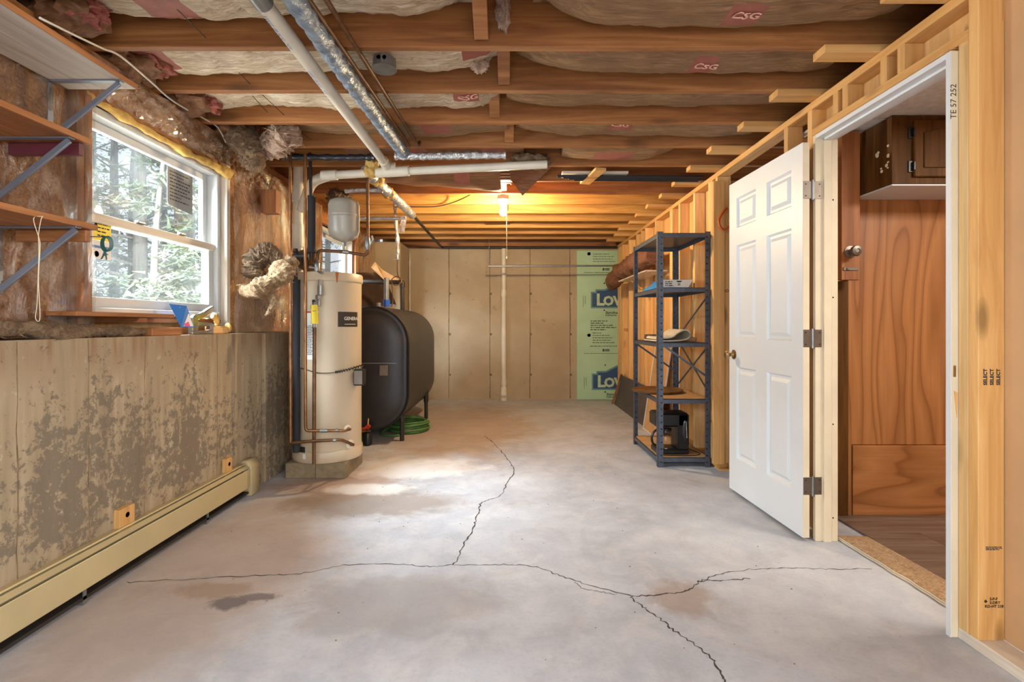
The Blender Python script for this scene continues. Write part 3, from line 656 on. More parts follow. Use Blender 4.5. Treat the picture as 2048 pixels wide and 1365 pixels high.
build('body', MB().box(1.983, 3.1, 2.62, 2.899, 1.842, 2.195), dkcab, cab, bevel=.002); build('underside', MB().box(1.983, 3.1, 2.604, 2.899, 1.833, 1.8415), white, cab, bevel=.002)
build('face_frame', MB().box(1.980, 2.10, 2.600, 2.619, 1.842, 2.195).box(2.10, 3.1, 2.6, 2.619, 1.842, 1.885).box(2.10, 3.1, 2.6, 2.619, 2.16, 2.195), dkcab, cab, bevel=.0015)
chp = MB(); rn = random.Random(4)
for i in range(11): r_ = rn.uniform(.004,.012); chp.lathe([(r_,-.001),(r_*.8,.0018),(0,.002)], (1.982, rn.uniform(2.62,2.73), rn.uniform(1.9,2.06)), (-1,0,0), 7)
build('paint_chips', chp, beigep, cab)['kind'] = 'stuff'
dr = build('door', MB().box(2.085, 2.55, 2.583, 2.599, 1.875, 2.168), dkcab, cab, bevel=.004)
build('door_panel', MB().prism([(2.13,2.582,1.92),(2.50,2.582,1.92),(2.50,2.582,2.10),(2.42,2.582,2.12),(2.315,2.582,2.09),(2.21,2.582,2.12),(2.13,2.582,2.10)], (0,-.006,0)), dkcab, dr, bevel=.002)
for z in (1.93, 2.105): build('hinge', MB().box(2.062, 2.084, 2.594, 2.6, z-.03, z+.03).box(2.079, 2.088, 2.58, 2.6, z-.022, z+.022), black, dr, bevel=.002)
od = thing('old_door_edge', 'narrow brown wooden door edge beside the side room panel', 'door', (1.9, 2.81, 1.36))
build('stile', MB().box(1.845, 1.948, 2.79, 2.825, 1.36, 2.19), oldw['z'], od, bevel=.002)
build('knob', MB().lathe([(.034,0),(.034,.005),(.015,.01),(.013,.025),(.026,.035),(.03,.05),(.026,.06),(.012,.064),(.010,.060),(0,.060)], (1.892, 2.79, 1.515), (0,-1,0), 26), nickel, od, 35)
build('latch', MB().box(1.852, 1.935, 2.785, 2.79, 1.412, 1.43).box(1.87, 1.885, 2.78, 2.785, 1.415, 1.427), nickel, od, bevel=.001)
# end wall behind the photographer, with a wide opening added to let light in
struct(build('wall_rear', MB().box(-2.0, -1.6, -2.65, -2.6, 0, 2.56).box(1.6, 4.4, -2.65, -2.6, 0, 2.56).box(-1.6, 1.6, -2.65, -2.6, 2.3, 2.56), hardboard, origin=(0,-2.6,0)), 'end wall behind the camera')
struct(build('wall_outer_right', MB().box(4.4, 4.45, -2.6, 7.7, 0, 2.56).box(1.69, 4.4, 3.0, 3.03, 0, 2.2), hardboard, origin=(4.4,2,0)), 'outer wall hidden beyond the side room')
# ------------------------------------------------------------------ insulation batts between the joists
def batt(k, x0, x1, zb, sd, mats, lab, curl=(0, 0), reds=(), amp=.028, logos=(), belly=0):
    rough = 2.6 if mats is kraftw else 1.
    ya, yb = J0+JS*(k-1)+.012, J0+JS*k-.050
    def zf(x, y):
        t = (y-ya)/(yb-ya); z = zb-(0, .022, .032, .034, .02, 0, 0)[k]+.065*(abs(2*t-1))**4-.012
        z += amp*mn.noise(Vector((x*2.1, sd*3.3, t*.6)))+.012*mn.noise(Vector((x*7, y*5, sd)))+rough*(.006*abs(mn.noise(Vector((x*17, y*11, sd))))+.004*mn.noise(Vector((x*31, y*17, sd))))
        z -= belly*math.exp(-((x-(x0+x1)/2)/.5)**2)
        for c, e in ((curl[0], x-x0), (curl[1], x1-x)):
            if c and e < .32: z += c*(1-max(e, 0)/.32)**2
        return min(max(z, 2.335), 2.505)
    nx = int((x1-x0)/.028)
    def fn(u, v): x = x0+u*(x1-x0); y = ya+v*(yb-ya); return (x, y, zf(x, y))
    def mi(u, v):
        x = x0+u*(x1-x0)
        for a, b, c, d in reds:
            if a < x < b and c < v < d: return 1
        return 0
    o = build('insulation_batt', MB().slab(fn, nx, 12, (0, 0, .045), mi), [mats, kred], None, 70)
    tag(o, lab, 'insulation', 'insulation batts between the joists')
    for lx, v in logos:
        text('CSG', .06, (lx, ya+v*(yb-ya), 0), (1,0,0), (0,-1,0), klet, o, 'lettering', 0, warp=lambda q: Vector((q.x, q.y, zf(q.x, q.y)-.004)), bold=.002)
    return o
batt(0, -1.80, -.16, 2.405, 1, kraftw, 'pale wrinkled insulation batt nearest the camera, left half of its bay', (.02, .1), [(-.72, -.5, .1, .5), (-1.5, -1.3, .3, .8)], logos=[(-.7, .4)])
batt(0, .10, 1.58, 2.385, 2, kraft, 'brown kraft insulation batt nearest the camera, right half of its bay', (.12, .03), [(.88, 1.02, .35, .75)], logos=[(.89, .6)], belly=.015)
batt(1, -1.80, -.03, 2.40, 3, kraftw, 'pale crumpled insulation batt behind the first joist, left of bridging', (.0, .09), [(-.22, -.10, .1, .6), (-1.75, -1.6, .2, .7)], .04)
batt(1, .03, 1.58, 2.40, 4, kraft, 'brown kraft insulation batt with red logo behind the first joist, right of bridging', (.09, .02), [(.88, 1.0, .3, .85), (.22, .36, .0, .3)], logos=[(.89, .62)])
batt(2, -1.80, -.06, 2.405, 5, kraftw, 'pale plastic faced insulation batt behind the second joist, left of bridging', (.0, .07), [(-.30, -.18, .1, .5)], .035, logos=[(-.29, .4)])
batt(2, -.02, 1.58, 2.415, 6, kraft, 'brown kraft insulation batt behind the second joist, right of bridging', (.05, .02), [], .02)
batt(3, -1.45, -.02, 2.40, 7, kraft, 'brown insulation batt behind the third joist, left of bridging', (.03, .03), [(-.55, -.38, .1, .6)], .03)
batt(3, .04, 1.58, 2.40, 8, kraft, 'brown kraft insulation batt behind the third joist, right of bridging', (.06, .02), [(.62, .76, .0, .5), (.14, .26, .0, .4)], .02, logos=[(.63, .3)])
batt(4, -1.2, .10, 2.39, 9, kraftdk, 'dark insulation batt above the cross running drain pipe', (.03, .03), [(-.75, -.6, .1, .8), (-.2, -.05, .2, .7)], .03)
batt(4, .38, 1.2, 2.36, 10, kraft, 'sagging kraft insulation batt above the scrap board', (.03, .09), [(.62, .9, .3, .9)], .02, belly=.02)
batt(5, -1.0, .12, 2.375, 11, kraftdk, 'dark insulation batt just in front of the light bulb', (.03, .02), [(-.7, -.5, .2, .9)], .03)
batt(6, -1.5, -.5, 2.40, 12, kraftdk, 'short insulation batt left of the light bulb', (.02, .06), [], .03)
# stuffed ends at the left wall
rn = random.Random(5)
for i, (k, lab) in enumerate(((0, 'first'), (1, 'second'), (2, 'third'), (3, 'fourth'))):
    y = J0+JS*k-.22; mb = MB(); mb.blob((-1.79, y, 2.40), (.13, .14, .10), 20+i, .45, 2.2, 4)
    o = build('insulation_wad', mb, [kraftdk if i else kraftdk], None, 60); tag(o, 'crumpled brown insulation wad stuffed at the left end of the %s joist bay' % lab, 'insulation', 'wads at the joist ends')
    mb = MB(); mb.blob((-1.71, y+.02, 2.375), (.07, .085, .05), 40+i, .55, 2.4, 4); build('red_facing', mb, kredk, o, 60)
def tuft(c, rad, sd, m, lab):
    tag(build('insulation_tuft', MB().blob(c, rad, sd, .55, 2.6, 4), m, None, 60), lab, 'insulation')
tuft(P(1006, 20, 2.16), (.03, .03, .085), 3, fiberp, 'white glass wool tuft hanging beside the nearest bridging piece')
tuft(P(960, 124, 2.5), (.045, .04, .045), 4, fiberp, 'pinkish glass wool tuft in the second bay left of bridging')
tuft(P(966, 198, 2.9), (.025, .03, .03), 5, fiberp, 'small glass wool tuft in the third bay left of bridging')
tuft(P(1060, 322, 3.72), (.14, .07, .05), 6, fiberd, 'brown crumpled insulation clump at the end of the drain pipe')
tag(build('insulation_wad', MB().fluff([P(455,258,3.3), P(490,290,3.2), P(505,320,3.15), P(520,338,3.15)], [.07,.06,.05,.025], 11, .6), fiberd), 'ragged glass wool strips hanging from the joists right of the near window', 'insulation')
tag(build('insulation_wad', MB().fluff([P(515,300,3.25), P(545,285,3.2), P(572,268,3.2), P(583,290,3.2)], [.045,.065,.075,.05], 12, .5), fiberp), 'pink and white glass wool clump hanging above the copper risers', 'insulation')
tag(build('insulation_wad', MB().fluff([P(492,580,3.3), P(525,572,3.25), P(560,548,3.3), P(585,520,3.4)], [.035,.05,.055,.05], 13, .4), fiber), 'thick cream glass wool roll bulging out of the wall above the concrete ledge', 'insulation')
tag(build('insulation_wad', MB().fluff([P(505,555,3.38), P(510,525,3.4), P(530,510,3.4), P(560,515,3.4)], [.04,.06,.06,.04], 14, .5), fiberd), 'dark dirty glass wool wad above the cream glass wool roll', 'insulation')
tag(build('insulation_wad', MB().fluff([P(545,585,3.3), P(548,605,3.28), P(540,622,3.27), P(530,632,3.26)], [.03,.025,.02,.008], 15, .5), fiber), 'thin cream glass wool strip dangling below the roll', 'insulation')
tag(build('insulation_wad', MB().fluff([P(600,530,3.9), P(618,520,3.9), P(630,548,3.9)], [.05,.06,.03], 16, .5), fiberd), 'tan glass wool wad behind the copper risers at the water heater', 'insulation')
tag(build('insulation_wad', MB().fluff([P(668,378,4.3), P(676,395,4.3), P(690,405,4.3)], [.03,.07,.06], 17, .5), fiberd), 'dark glass wool wad hanging above the expansion tank', 'insulation')
# torn facing flap by the bulb
fl = [P(1015,322,4.1), P(1112,325,4.1), P(1045,392,4.3), P(1022,360,4.2)]
tag(build('kraft_flap', MB().slab(lambda u, v: (fl[0]*(1-u)+fl[1]*u)*(1-v)+(fl[3]*(1-u)+fl[2]*u)*v+Vector((0, .03*mn.noise(Vector((u*3, v*3, 2))), .015*mn.noise(Vector((u*4, v*3, 7))))), 10, 10, (0, .006, .004)), kraftdk, None, 60), 'torn brown kraft flap hanging right of the light bulb fitting', 'insulation')
f2 = [P(750,350,3.87), P(1000,336,3.87), P(1003,384,4.2), P(762,366,4.2)]
o = tag(build('kraft_flap', MB().slab(lambda u, v: (f2[0]*(1-u)+f2[1]*u)*(1-v)+(f2[3]*(1-u)+f2[2]*u)*v+Vector((0, 0, .018*mn.noise(Vector((u*5, v*2, 3)))-.02*math.sin(math.pi*v))), 24, 8, (0, .002, .006), lambda u, v: 1 if .62 < u < .76 and v < .6 else 0), [kraftdk, kred], None, 60), 'dark kraft facing sagging below the joists left of the light bulb', 'insulation')
# supports
for a, b, d1_, d2_, lab in (((335,0),(412,76),2.0,2.17,'bay nearest the camera, left of the drain pipe'), ((440,106),(500,168),2.36,2.58,'second bay, left one of a pair'), ((488,104),(520,140),2.36,2.5,'second bay, right one of a pair'), ((525,190),(568,230),2.75,2.98,'third bay, right one of a pair'), ((585,252),(622,280),3.2,3.38,'fourth bay, above the pink wool'), ((505,192),(535,225),2.75,2.95,'third bay, left one of a pair')):
    tag(build('support_wire', MB().tube([P(*a, d1_), P(*b, d2_)], .0018, 6), darkpipe), 'black steel support wire in the '+lab, 'wire', 'insulation support wires')

# ------------------------------------------------------------------ long pipes under the joists
zp = 2.268
pv = thing('drain_pipe', 'long cream plastic drain pipe running under the joists toward the heater corner', 'pipe', (-.89, 2.6, zp))
build('pipe', MB().tube([(-.885, 1.2, zp), (-.895, 3.56, zp)], .0300, 20), pvc, pv, 40)
build('coupling', MB().tube([(-.885, 1.70, zp), (-.885, 1.80, zp)], .037, 20), galv, pv, 40)
build('elbow', MB().tube(rounded([(-.895, 3.53, zp), (-.897, 3.66, zp-.005), (-.84, 3.67, zp-.005)], .06), .036, 20), pvc, pv, 40)
text('PVC  SCH 40  DWV', .026, (-.905, 2.45, zp-.0285), (0,-1,0), (1,0,-.35), bluepr, pv, 'pipe_print', .001)
text('PVC  SCH 40  DWV', .026, (-.905, 2.05, zp-.0285), (0,-1,0), (1,0,-.35), bluepr, pv, 'pipe_print', .001)
c1 = thing('drain_pipe', 'cream plastic drain pipe running crosswise behind the joists to the heater corner', 'pipe', (-.5, 3.66, 2.25))
build('pipe', MB().tube([(-1.36, 3.68, 2.205), (-.83, 3.67, 2.232), (.27, 3.66, 2.282)], .030, 20), pvc, c1, 40)
for q in ([(-1.38, 3.68, 2.204), (-1.27, 3.68, 2.21)], [(-.98, 3.672, 2.224), (-.74, 3.668, 2.236)]): build('coupling', MB().tube(q, .037, 20), pvc, c1, 40)
build('elbow', MB().tube(rounded([(-1.33, 3.68, 2.206), (-1.50, 3.78, 2.19), (-1.62, 3.9, 2.0)], .12), [.037]*8, 20), pvc, c1, 40)
for q in ((-1.02, 3.665, 2.235), (-1.0, 3.64, 2.29)): build('sealant', MB().blob(q, (.045, .045, .052), q[2], .45, 2, 3), foam, c1, 60)
st = thing('soil_stack', 'cream plastic stack pipe standing behind the copper risers', 'pipe', (-1.668, 3.95, 1.06))
build('pipe', MB().tube([(-1.668, 3.95, 1.06), (-1.668, 3.95, 2.45)], .038, 22), pvc, st, 40); 
for q in ((2.08, 2.2), (1.72, 1.9)): build('collar', MB().tube([(-1.668, 3.95, q[0]), (-1.668, 3.95, q[1])], .046, 22), pvc, st, 40)
fp = smooth([(-.775, 1.2, 2.262), (-.764, 1.8, 2.262), (-.752, 2.4, 2.262), (-.732, 3.0, 2.265), (-.714, 3.38, 2.268)], 24); rn = random.Random(2)
tag(build('wrapped_pipe', MB().tube(fp, [.0385+.0035*math.sin(i*1.9)+rn.uniform(-.002, .002) for i in range(len(fp))], 18), foilb, None, 50), 'fat blue grey wrapped pipe running beneath the joists beside the drain pipe', 'pipe')
tag(build('copper_pipe', MB().tube([(-.755, 1.2, 2.290), (-.730, 1.82, 2.290), (-.667, 3.33, 2.296)], .0105, 12), copper2, None, 40), 'copper pipe under the joists, hard against the wrapped pipe', 'pipe')
tag(build('copper_pipe', MB().tube(rounded([(-.70, 1.2, 2.296), (-.670, 1.82, 2.296), (-.611, 3.34, 2.300), (-.608, 3.37, 2.34)], .02), .0105, 12), copper2, None, 40), 'copper pipe under the joists, outer one away from the wrapped pipe', 'pipe')
fq = smooth([(-.80, 3.49, 2.285), (-.55, 3.49, 2.285), (-.3, 3.49, 2.29), (-.03, 3.49, 2.292)], 20)
tag(build('foil_pipe', MB().tube(fq, [.026+.003*math.sin(i*1.3)+rn.uniform(-.002, .002) for i in range(len(fq))], 14), foil, None, 50), 'silver foil wrapped pipe running crosswise above the cross drain pipe', 'pipe')
fd = smooth([(-1.60, 3.52, 2.29), (-1.2, 3.52, 2.285), (-.95, 3.52, 2.285)], 20)
tag(build('wrapped_pipe', MB().tube(fd, [.022+.003*math.sin(i*1.3)+rn.uniform(-.002, .002) for i in range(len(fd))], 12), plain('black_wrap', C(40,40,48), .35, 0, .3, 20), None, 50), 'black wrapped pipe running crosswise above the copper risers', 'pipe')
fo = smooth([(-1.07, 3.72, 2.255), (-1.05, 4.2, 2.25), (-1.02, 4.7, 2.245), (-1.0, 5.15, 2.235)], 18)
lo_ = thing('foil_pipe', 'silver foil wrapped pipe running to the far wall left of the bulb', 'pipe', (-1.02, 4.5, 2.25))
build('wrap', MB().tube(fo, [.038+.005*math.sin(i*1.7)+rn.uniform(-.003, .003) for i in range(len(fo))], 14), foil, lo_, 50)
build('pipe', MB().tube(rounded([(-1.0, 5.1, 2.24), (-1.0, 7.33, 2.24), (1.56, 7.33, 2.245)], .05), .017, 12), darkpipe, lo_, 40)
for q in (4.35, 3.95): build('yellow_wool', MB().blob((-1.047, q, 2.25), (.052, .065, .047), q, .4, 2, 3), foam, lo_, 60)
tag(build('foil_pipe', MB().tube([P(690,437,4.75), P(812,437,4.75)], .017, 12), foil, None, 40), 'short silver pipe crossing behind the expansion tank under the joists', 'pipe')
tag(build('foil_pipe', MB().tube(smooth([P(690,382,4.15), P(720,380,4.15), P(765,381,4.15)], 8), .02, 12), foil, None, 40), 'short crinkled silver pipe between two joists above the expansion tank', 'pipe')
fs = smooth([P(790,402,5.05), P(791,440,5.02), P(795,480,5.0), P(795,508,5.0), P(794,522,5.0)], 8)
tag(build('foil_sleeve', MB().tube(fs, [.018+.006*math.sin(i*.9) for i in range(len(fs)-4)]+[.03, .028, .02, .008], 10), foil, None, 60), 'silver foil sleeve hanging down above the oil tank', 'pipe')
tag(build('foil_strip', MB().slab(lambda u, v: P(809-8*v+(-4+8*u)*(1+v), 432+34*v, 5.0)+Vector((0, .012*math.sin(v*4), 0)), 3, 6, (0, .001, 0)), foil, None, 60), 'short torn foil strip hanging beside the silver foil sleeve', 'foil')
# white cable along the left wall plate
ca = [P(80,36,1.72), P(140,66,1.86), P(205,97,2.05), P(240,112,2.2), P(300,162,2.5), P(350,205,2.8), P(425,247,3.2), P(440,262,3.3), P(452,285,3.35)]
ca = [Vector((q.x*.945, q.y*.945, CH+(q.z-CH)*.945)) for q in ca]
tag(build('electric_cable', MB().tube(smooth(ca, 6), .0042, 8), dirtyw, None, 40), 'thin white electric cable stapled along the left ends of the joists', 'cable')
jb = thing('junction_box', 'round grey steel junction box with blank cover under the second joist bay', 'electrical box', P(770, 110, 2.3))
cj = Vector((-.572, 2.28, 2.32)); build('box', MB().lathe([(.053, .0), (.055, -.045)], cj, (0,0,1), 8), galv, jb, 20); build('cover', MB().lathe([(.056, -.044), (.057, -.049), (0, -.05)], cj, (0,0,1), 20), galv, jb, 30)
build('knockout', MB().lathe([(0, .002), (.009, .002)], cj+Vector((-.012, -.053, -.02)), (0,-1,0), 12).lathe([(0, .002), (.009, .002)], cj+Vector((.014, -.053, -.02)), (0,-1,0), 12), darkpipe, jb)
# bulb
lb = thing('bulb_fitting', 'lit bare bulb in a porcelain pull chain holder below the joists', 'lamp', (BULB[0], BULB[1], 2.10))
bx_, by_ = BULB[0], BULB[1]
build('holder', MB().lathe([(0,2.318),(.052,2.318),(.052,2.300),(.057,2.292),(.055,2.280),(.040,2.268),(.030,2.245),(.024,2.222),(.021,2.222),(0,2.225)], (bx_, by_, 0), (0,0,1), 28), porc, lb, 35)
bb = build('bulb', MB().lathe([(.013,2.226),(.014,2.212),(.022,2.196),(.029,2.176),(.030,2.160),(.026,2.145),(.015,2.134),(0,2.130)], (bx_, by_, 0), (0,0,1), 24), bulbm, lb, 60)
ch_ = MB().tube([(bx_+.034, by_-.006, 2.26), (bx_+.036, by_-.006, 1.75)], .0026, 6); ch_.lathe([(0,1.752),(.006,1.745),(.006,1.728),(0,1.722)], (bx_+.036, by_-.006, 0), (0,0,1), 10); build('pull_chain', ch_, rope, lb, 40)
wr_ = thing('wire_rack', 'small white slatted cable clip above the bulb fitting', 'bracket', P(1000, 356, 4.25))
for i in range(5): build('slat', MB().box(-.085, .005, 4.20, 4.206, 2.295+.025*i, 2.305+.025*i), porc, wr_)
[build('side_rail', MB().box(q, q+.006, 4.198, 4.206, 2.285, 2.42), porc, wr_) for q in (-.09, .004)]
tag(build('ceiling_cable', MB().tube(smooth([P(985,360,4.4), P(930,395,4.9), P(880,412,5.0), P(830,414,5.0), P(790,414,5.0)], 8), .005, 8), darkpipe, None, 40), 'brown cable looping from the bulb fitting toward the oil tank', 'cable')

# ------------------------------------------------------------------ far wall fittings
dp = thing('drain_pipe', 'cream plastic drain pipe standing upright against the far wall', 'pipe', (-.092, 7.36, 0))
build('pipe', MB().tube([(-.092, 7.36, .06), (-.092, 7.36, 2.24)], .037, 18), pvc, dp, 40); build('cleanout', MB().tube([(-.092, 7.36, .0), (-.092, 7.36, .2)], .048, 18).tube([(-.092, 7.36, .1), (-.092, 7.29, .1)], .035, 16).tube([(-.092, 7.29, .1), (-.092, 7.275, .1)], .024, 6), pvc, dp, 40)
for q in ((1.52, 1.62), (.22, .3)): build('coupling', MB().tube([(-.092, 7.36, q[0]), (-.092, 7.36, q[1])], .044, 18), pvc, dp, 40)
hr = thing('hanging_rod', 'long thin steel rod hung across in front of the far wall', 'rod', (.6, 6.84, 1.908))
build('rod', MB().tube([(-.30, 6.84, 1.908), (1.585, 6.84, 1.916)], .0115, 12), galv, hr, 40)
mb = MB()
for i in range(13):
    z = 1.915+.031*i; pts = []
    for k in range(9):
        a = 2*math.pi*k/8; dx, dz = .009*math.cos(a), .019*math.sin(a); pts.append((-.285+(dx if i % 2 else 0), 6.84+(0 if i % 2 else dx), z+dz))
    mb.tube(pts[:-1], .0022, 5, False, 0, True)
build('chain', mb, galv, hr, 60)
gb = thing('foam_board', 'pale green insulation board with blue store logo standing against the far wall', 'board', (1.3, 7.40, 0))
X0 = 985/1000; YF = 7.392
build('board', MB().box(X0, 1.70, YF, YF+.026, 0.005, 2.205), grnb, gb, bevel=.002)
def gx(px): return (px-1020)*YF/FPX
def gz(py): return CH+(650-py)*YF/FPX
def logo(dy, dx):
    Y = YF-.0012
    o = [(1181.6,617),(1181.6,584),(1190.8,584),(1190.8,579),(1209,579),(1260,559),(1260,617)]; i_ = [(1184.5,614),(1184.5,587),(1193.5,587),(1193.5,582),(1210,582),(1260,563),(1260,614)]
    build('logo_border', MB().prism([(min(gx(a+dx), 1.698), Y, gz(b+dy)) for a, b in o], (0,.001,0)), plain_teal, gb)
    build('logo_shape', MB().prism([(min(gx(a+dx), 1.697), Y-.0006, gz(b+dy)) for a, b in i_], (0,.001,0)), navy, gb)
    text('L', .235, (gx(1192.5+dx), Y-.0008, gz(610.5+dy)), (1,0,0), (0,0,1), grnl, gb, 'logo_letter', .0004, bold=.009)
    text('OW', .185, (gx(1206.5+dx), Y-.0008, gz(610.5+dy)), (1,0,0), (0,0,1), grnl, gb, 'logo_letter', .0004, bold=.009)
    for py in (567, 621): build('dot', MB().lathe([(0,0),(.011,0)], (gx(1208.5+dx), Y, gz(py+dy)), (0,-1,0), 10), blackink, gb)
    text('Styrofoam', .052, (gx(1211+dx), Y, gz(628+dy)), (1,0,0), (0,0,1), grnd, gb, 'board_print', .0004, bold=.002); text('Residential', .038, (gx(1211+dx), Y, gz(632.5+dy)), (1,0,0), (0,0,1), grnd, gb, 'board_print', .0004, bold=.001)
    build('board_print', wordlines(MB(), (gx(1166+dx), Y, gz(592+dy)), (0,0,-1), (1,0,0), [.17], .03, .007, 3).add([], []) , grnd, gb); build('board_print', wordlines(MB(), (gx(1170+dx), Y, gz(592+dy)), (0,0,-1), (1,0,0), [.12], .03, .007, 5), grnd, gb)
plain_teal = plain('teal_print', C(96,140,150), .6, 0, .05)
logo(0, 0); logo(163.5, 2)
def lines(px, py, ws, lh, h, sd): build('board_print', wordlines(MB(), (gx(px), YF-.001, gz(py)), (1,0,0), (0,0,1), ws, lh, h, sd), grnd, gb)['kind'] = 'stuff'
lines(1181, 643.5, [.25,.2,.34,.38,.23], .032, .014, 21); lines(1185, 667, [.13,.25,.3,.27,.33], .036, .010, 22); lines(1180, 693.5, [.4], .03, .010, 23); lines(1168, 708, [.5], .03, .007, 24)
lines(1186, 509, [.24,.31,.29,.33], .037, .009, 25); lines(1180, 532, [.4], .03, .009, 26); lines(1168, 546, [.5], .03, .008, 27)
for py in (508, 671): build('board_emblem', MB().lathe([(.020,0),(.025,0)], (gx(1178), YF-.001, gz(py)), (0,-1,0), 14).lathe([(0,0),(.010,0)], (gx(1178), YF-.001, gz(py)), (0,-1,0), 8), grnd, gb)
for py in (539, 701): build('board_badge', MB().box(gx(1205), gx(1209), YF-.001, YF, gz(py+2.5), gz(py-2.5)).box(gx(1210), gx(1219), YF-.001, YF, gz(py+2.2), gz(py+.4)).box(gx(1210), gx(1219), YF-.001, YF, gz(py-.4), gz(py-2.2)), navy, gb)

# ------------------------------------------------------------------ baseboard heater
bh = thing('baseboard_heater', 'long cream metal baseboard heater along the left concrete wall', 'heater', (XL+.03, 1.4, 0))
xf, xw = -1.673, XL+.001; ya, yb = -2.2, 3.24
build('back_plate', MB().box(xw, xw+.003, ya, yb, .03, .21), heatcream, bh); build('top_cover', MB().prism([(xw,ya,.212),(xw+.036,ya,.217),(xw+.040,ya,.211),(xw+.002,ya,.206)], (0,yb-ya,0)), heatcream, bh, bevel=.001)
build('damper', MB().prism([(xw+.040,ya,.204),(xf-.006,ya,.192),(xf-.006,ya,.189),(xw+.040,ya,.200)], (0,yb-ya,0)), heatcream, bh)
build('front_panel', MB().prism([(xf-.003,ya,.182),(xf,ya,.178),(xf,ya,.066),(xf-.012,ya,.058),(xf-.012,ya,.061),(xf-.003,ya,.068),(xf-.0035,ya,.177)], (0,yb-ya,0)), heatcream, bh, bevel=.0008)
build('fin_tube', MB().tube([(-1.708, ya, .115), (-1.708, yb, .115)], .03, 8).box(-1.733, -1.683, ya, yb, .085, .15), darkpipe, bh); build('bottom_rail', MB().box(xw+.002, xf-.012, ya, yb, .02, .034), darkpipe, bh)
for y in (.5, 1.35, 1.98, 2.79): build('foot_bracket', MB().prism([(xw+.005,y,.0),(xf-.012,y,.0),(xf-.012,y,.06),(xf-.016,y,.06),(xf-.018,y,.012),(xw+.005,y,.012)], (0,.016,0)), galv, bh)
build('end_cap', MB().prism([(xw,3.235,.228),(xw+.045,3.235,.232),(xf+.002,3.235,.198),(xf+.006,3.235,.185),(xf+.006,3.235,.004),(xw,3.235,.004)], (0,.105,0)), heatcream, bh, 50, .005)
for y0_, y1_, z0_, lab in ((2.20, 2.29, .19, 'small pale wood block wedged behind the middle of the baseboard heater'), (3.03, 3.09, .19, 'small brown wood block wedged behind the far end of the baseboard heater')):
    b_ = build('wood_block', MB().box(XL, XL+.028, y0_, y1_, z0_, z0_+.105), pine['z'], None, 0, .002); tag(b_, lab, 'block')
    build('knot', MB().lathe([(0,0),(.012,.0)], (XL+.0286, (y0_+y1_)/2, z0_+.07), (1,0,0), 10), brownink, b_)

# ------------------------------------------------------------------ water heater
HX, HY = -1.392, 3.84
for a, b, lab in ((-1.62, -1.405, 'grey concrete block under the water heater, left one'), (-1.403, -1.185, 'grey concrete block under the water heater, right one')):
    tag(build('concrete_block', MB().box(a, b, 3.61, 4.03, .0, .112), mblock, None, 0, .006), lab, 'block', 'blocks under the water heater')
wh = thing('water_heater', 'tall cream cylinder water heater standing on concrete blocks', 'water heater', (HX, HY, .112))
cH = (HX, HY, 0)
build('tank', MB().lathe([(.245,.19),(.245,1.435)], cH, (0,0,1), 64), enamel, wh, 60)
build('base_band', MB().lathe([(.25,.113),(.254,.12),(.254,.185),(.248,.194)], cH, (0,0,1), 64), enamel, wh, 40); build('top_cap', MB().lathe([(.248,1.425),(.255,1.432),(.255,1.482),(.249,1.492),(0,1.50)], cH, (0,0,1), 64), enamel, wh, 40)
def hp(px, z, off=0):       # point on the shell, from its bearing
    a = math.asin(max(-1, min(1, ((px-1020)*3.7/FPX-HX)/.27))); return Vector((HX+(.245+off)*math.sin(a), HY-(.245+off)*math.cos(a), z))
def wrap(a0, a1, z0, z1, off, m, name, par=None):
    mb = MB(); mb.slab(lambda u, v: (HX+(.245+off)*math.sin(a0+(a1-a0)*u), HY-(.245+off)*math.cos(a0+(a1-a0)*u), z0+(z1-z0)*v), 10, 1, (0, .001, 0)); return build(name, mb, m, par or wh, 40)
wrap(-.36, .02, .86, 1.21, .001, paper, 'warning_label'); wrap(-.05, .01, 1.185, 1.205, .0022, redpr, 'label_header')
wrap(-.33, .0, 1.195, 1.208, .0022, redpr, 'label_header')
def ring_text(body, size, a0, z, m, off=.003):
    def wp(q): a = a0+q.x/.245; return Vector((HX+(.245+off)*math.sin(a), HY-(.245+off)*math.cos(a), q.z))
    return text(body, size, (0, 0, z), (1,0,0), (0,0,1), m, wh, 'lettering', 0, warp=wp, bold=.0005)
ring_text('DANGER', .011, -.08, 1.197, paper, .0032)
def ring_lines(a0, z, ws, lh, h, sd, m):
    mb = wordlines(MB(), (0,0,z), (1,0,0), (0,0,1), ws, lh, h, sd); mb.v = [(HX+.2485*math.sin(a0+x/.245), HY-.2485*math.cos(a0+x/.245), zz) for x, y, zz in mb.v]; build('label_print', mb, m, wh)
ring_lines(-.08, 1.06, [.022,.02,.023]*5, .012, .004, 31, blackink); ring_lines(-.33, 1.1, [.05,.06]*9, .012, .004, 32, blackink)
wrap(-.09, -.01, 1.12, 1.175, .0024, blackink, 'label_picture'); wrap(-.11, -.02, 1.235, 1.29, .001, blackink, 'warning_triangle')
wrap(.62, 1.35, 1.095, 1.205, .001, plain('brand_plate', C(52,44,36), .4), 'brand_plate'); ring_text('GENERAL', .034, .80, 1.145, klet if False else paper, .0035); ring_lines(.82, 1.112, [.1], .01, .004, 36, paper)
for a_, z_ in ((.95, .30), (.97, .195)): pass
def fitting(px, z, r):
    c = hp(px, z); n_ = Vector((c.x-HX, c.y-HY, 0)).normalized(); build('port_trim', MB().lathe([(r,0),(r,.004),(r*.45,.012),(r*.45,.008),(0,.008)], c-n_*.002, n_, 24), porc, wh, 35); return c, n_
p1, n1 = fitting(701, .345, .028); p2, n2 = fitting(705, .225, .034)
build('drain_pipe', MB().tube(rounded([p1+n1*.0, p1+n1*.035, P(690,862,3.52), P(612,862,3.46), P(611,850,3.46), P(610.5,308,3.46)], .03), .0105, 12), copper, wh, 40)
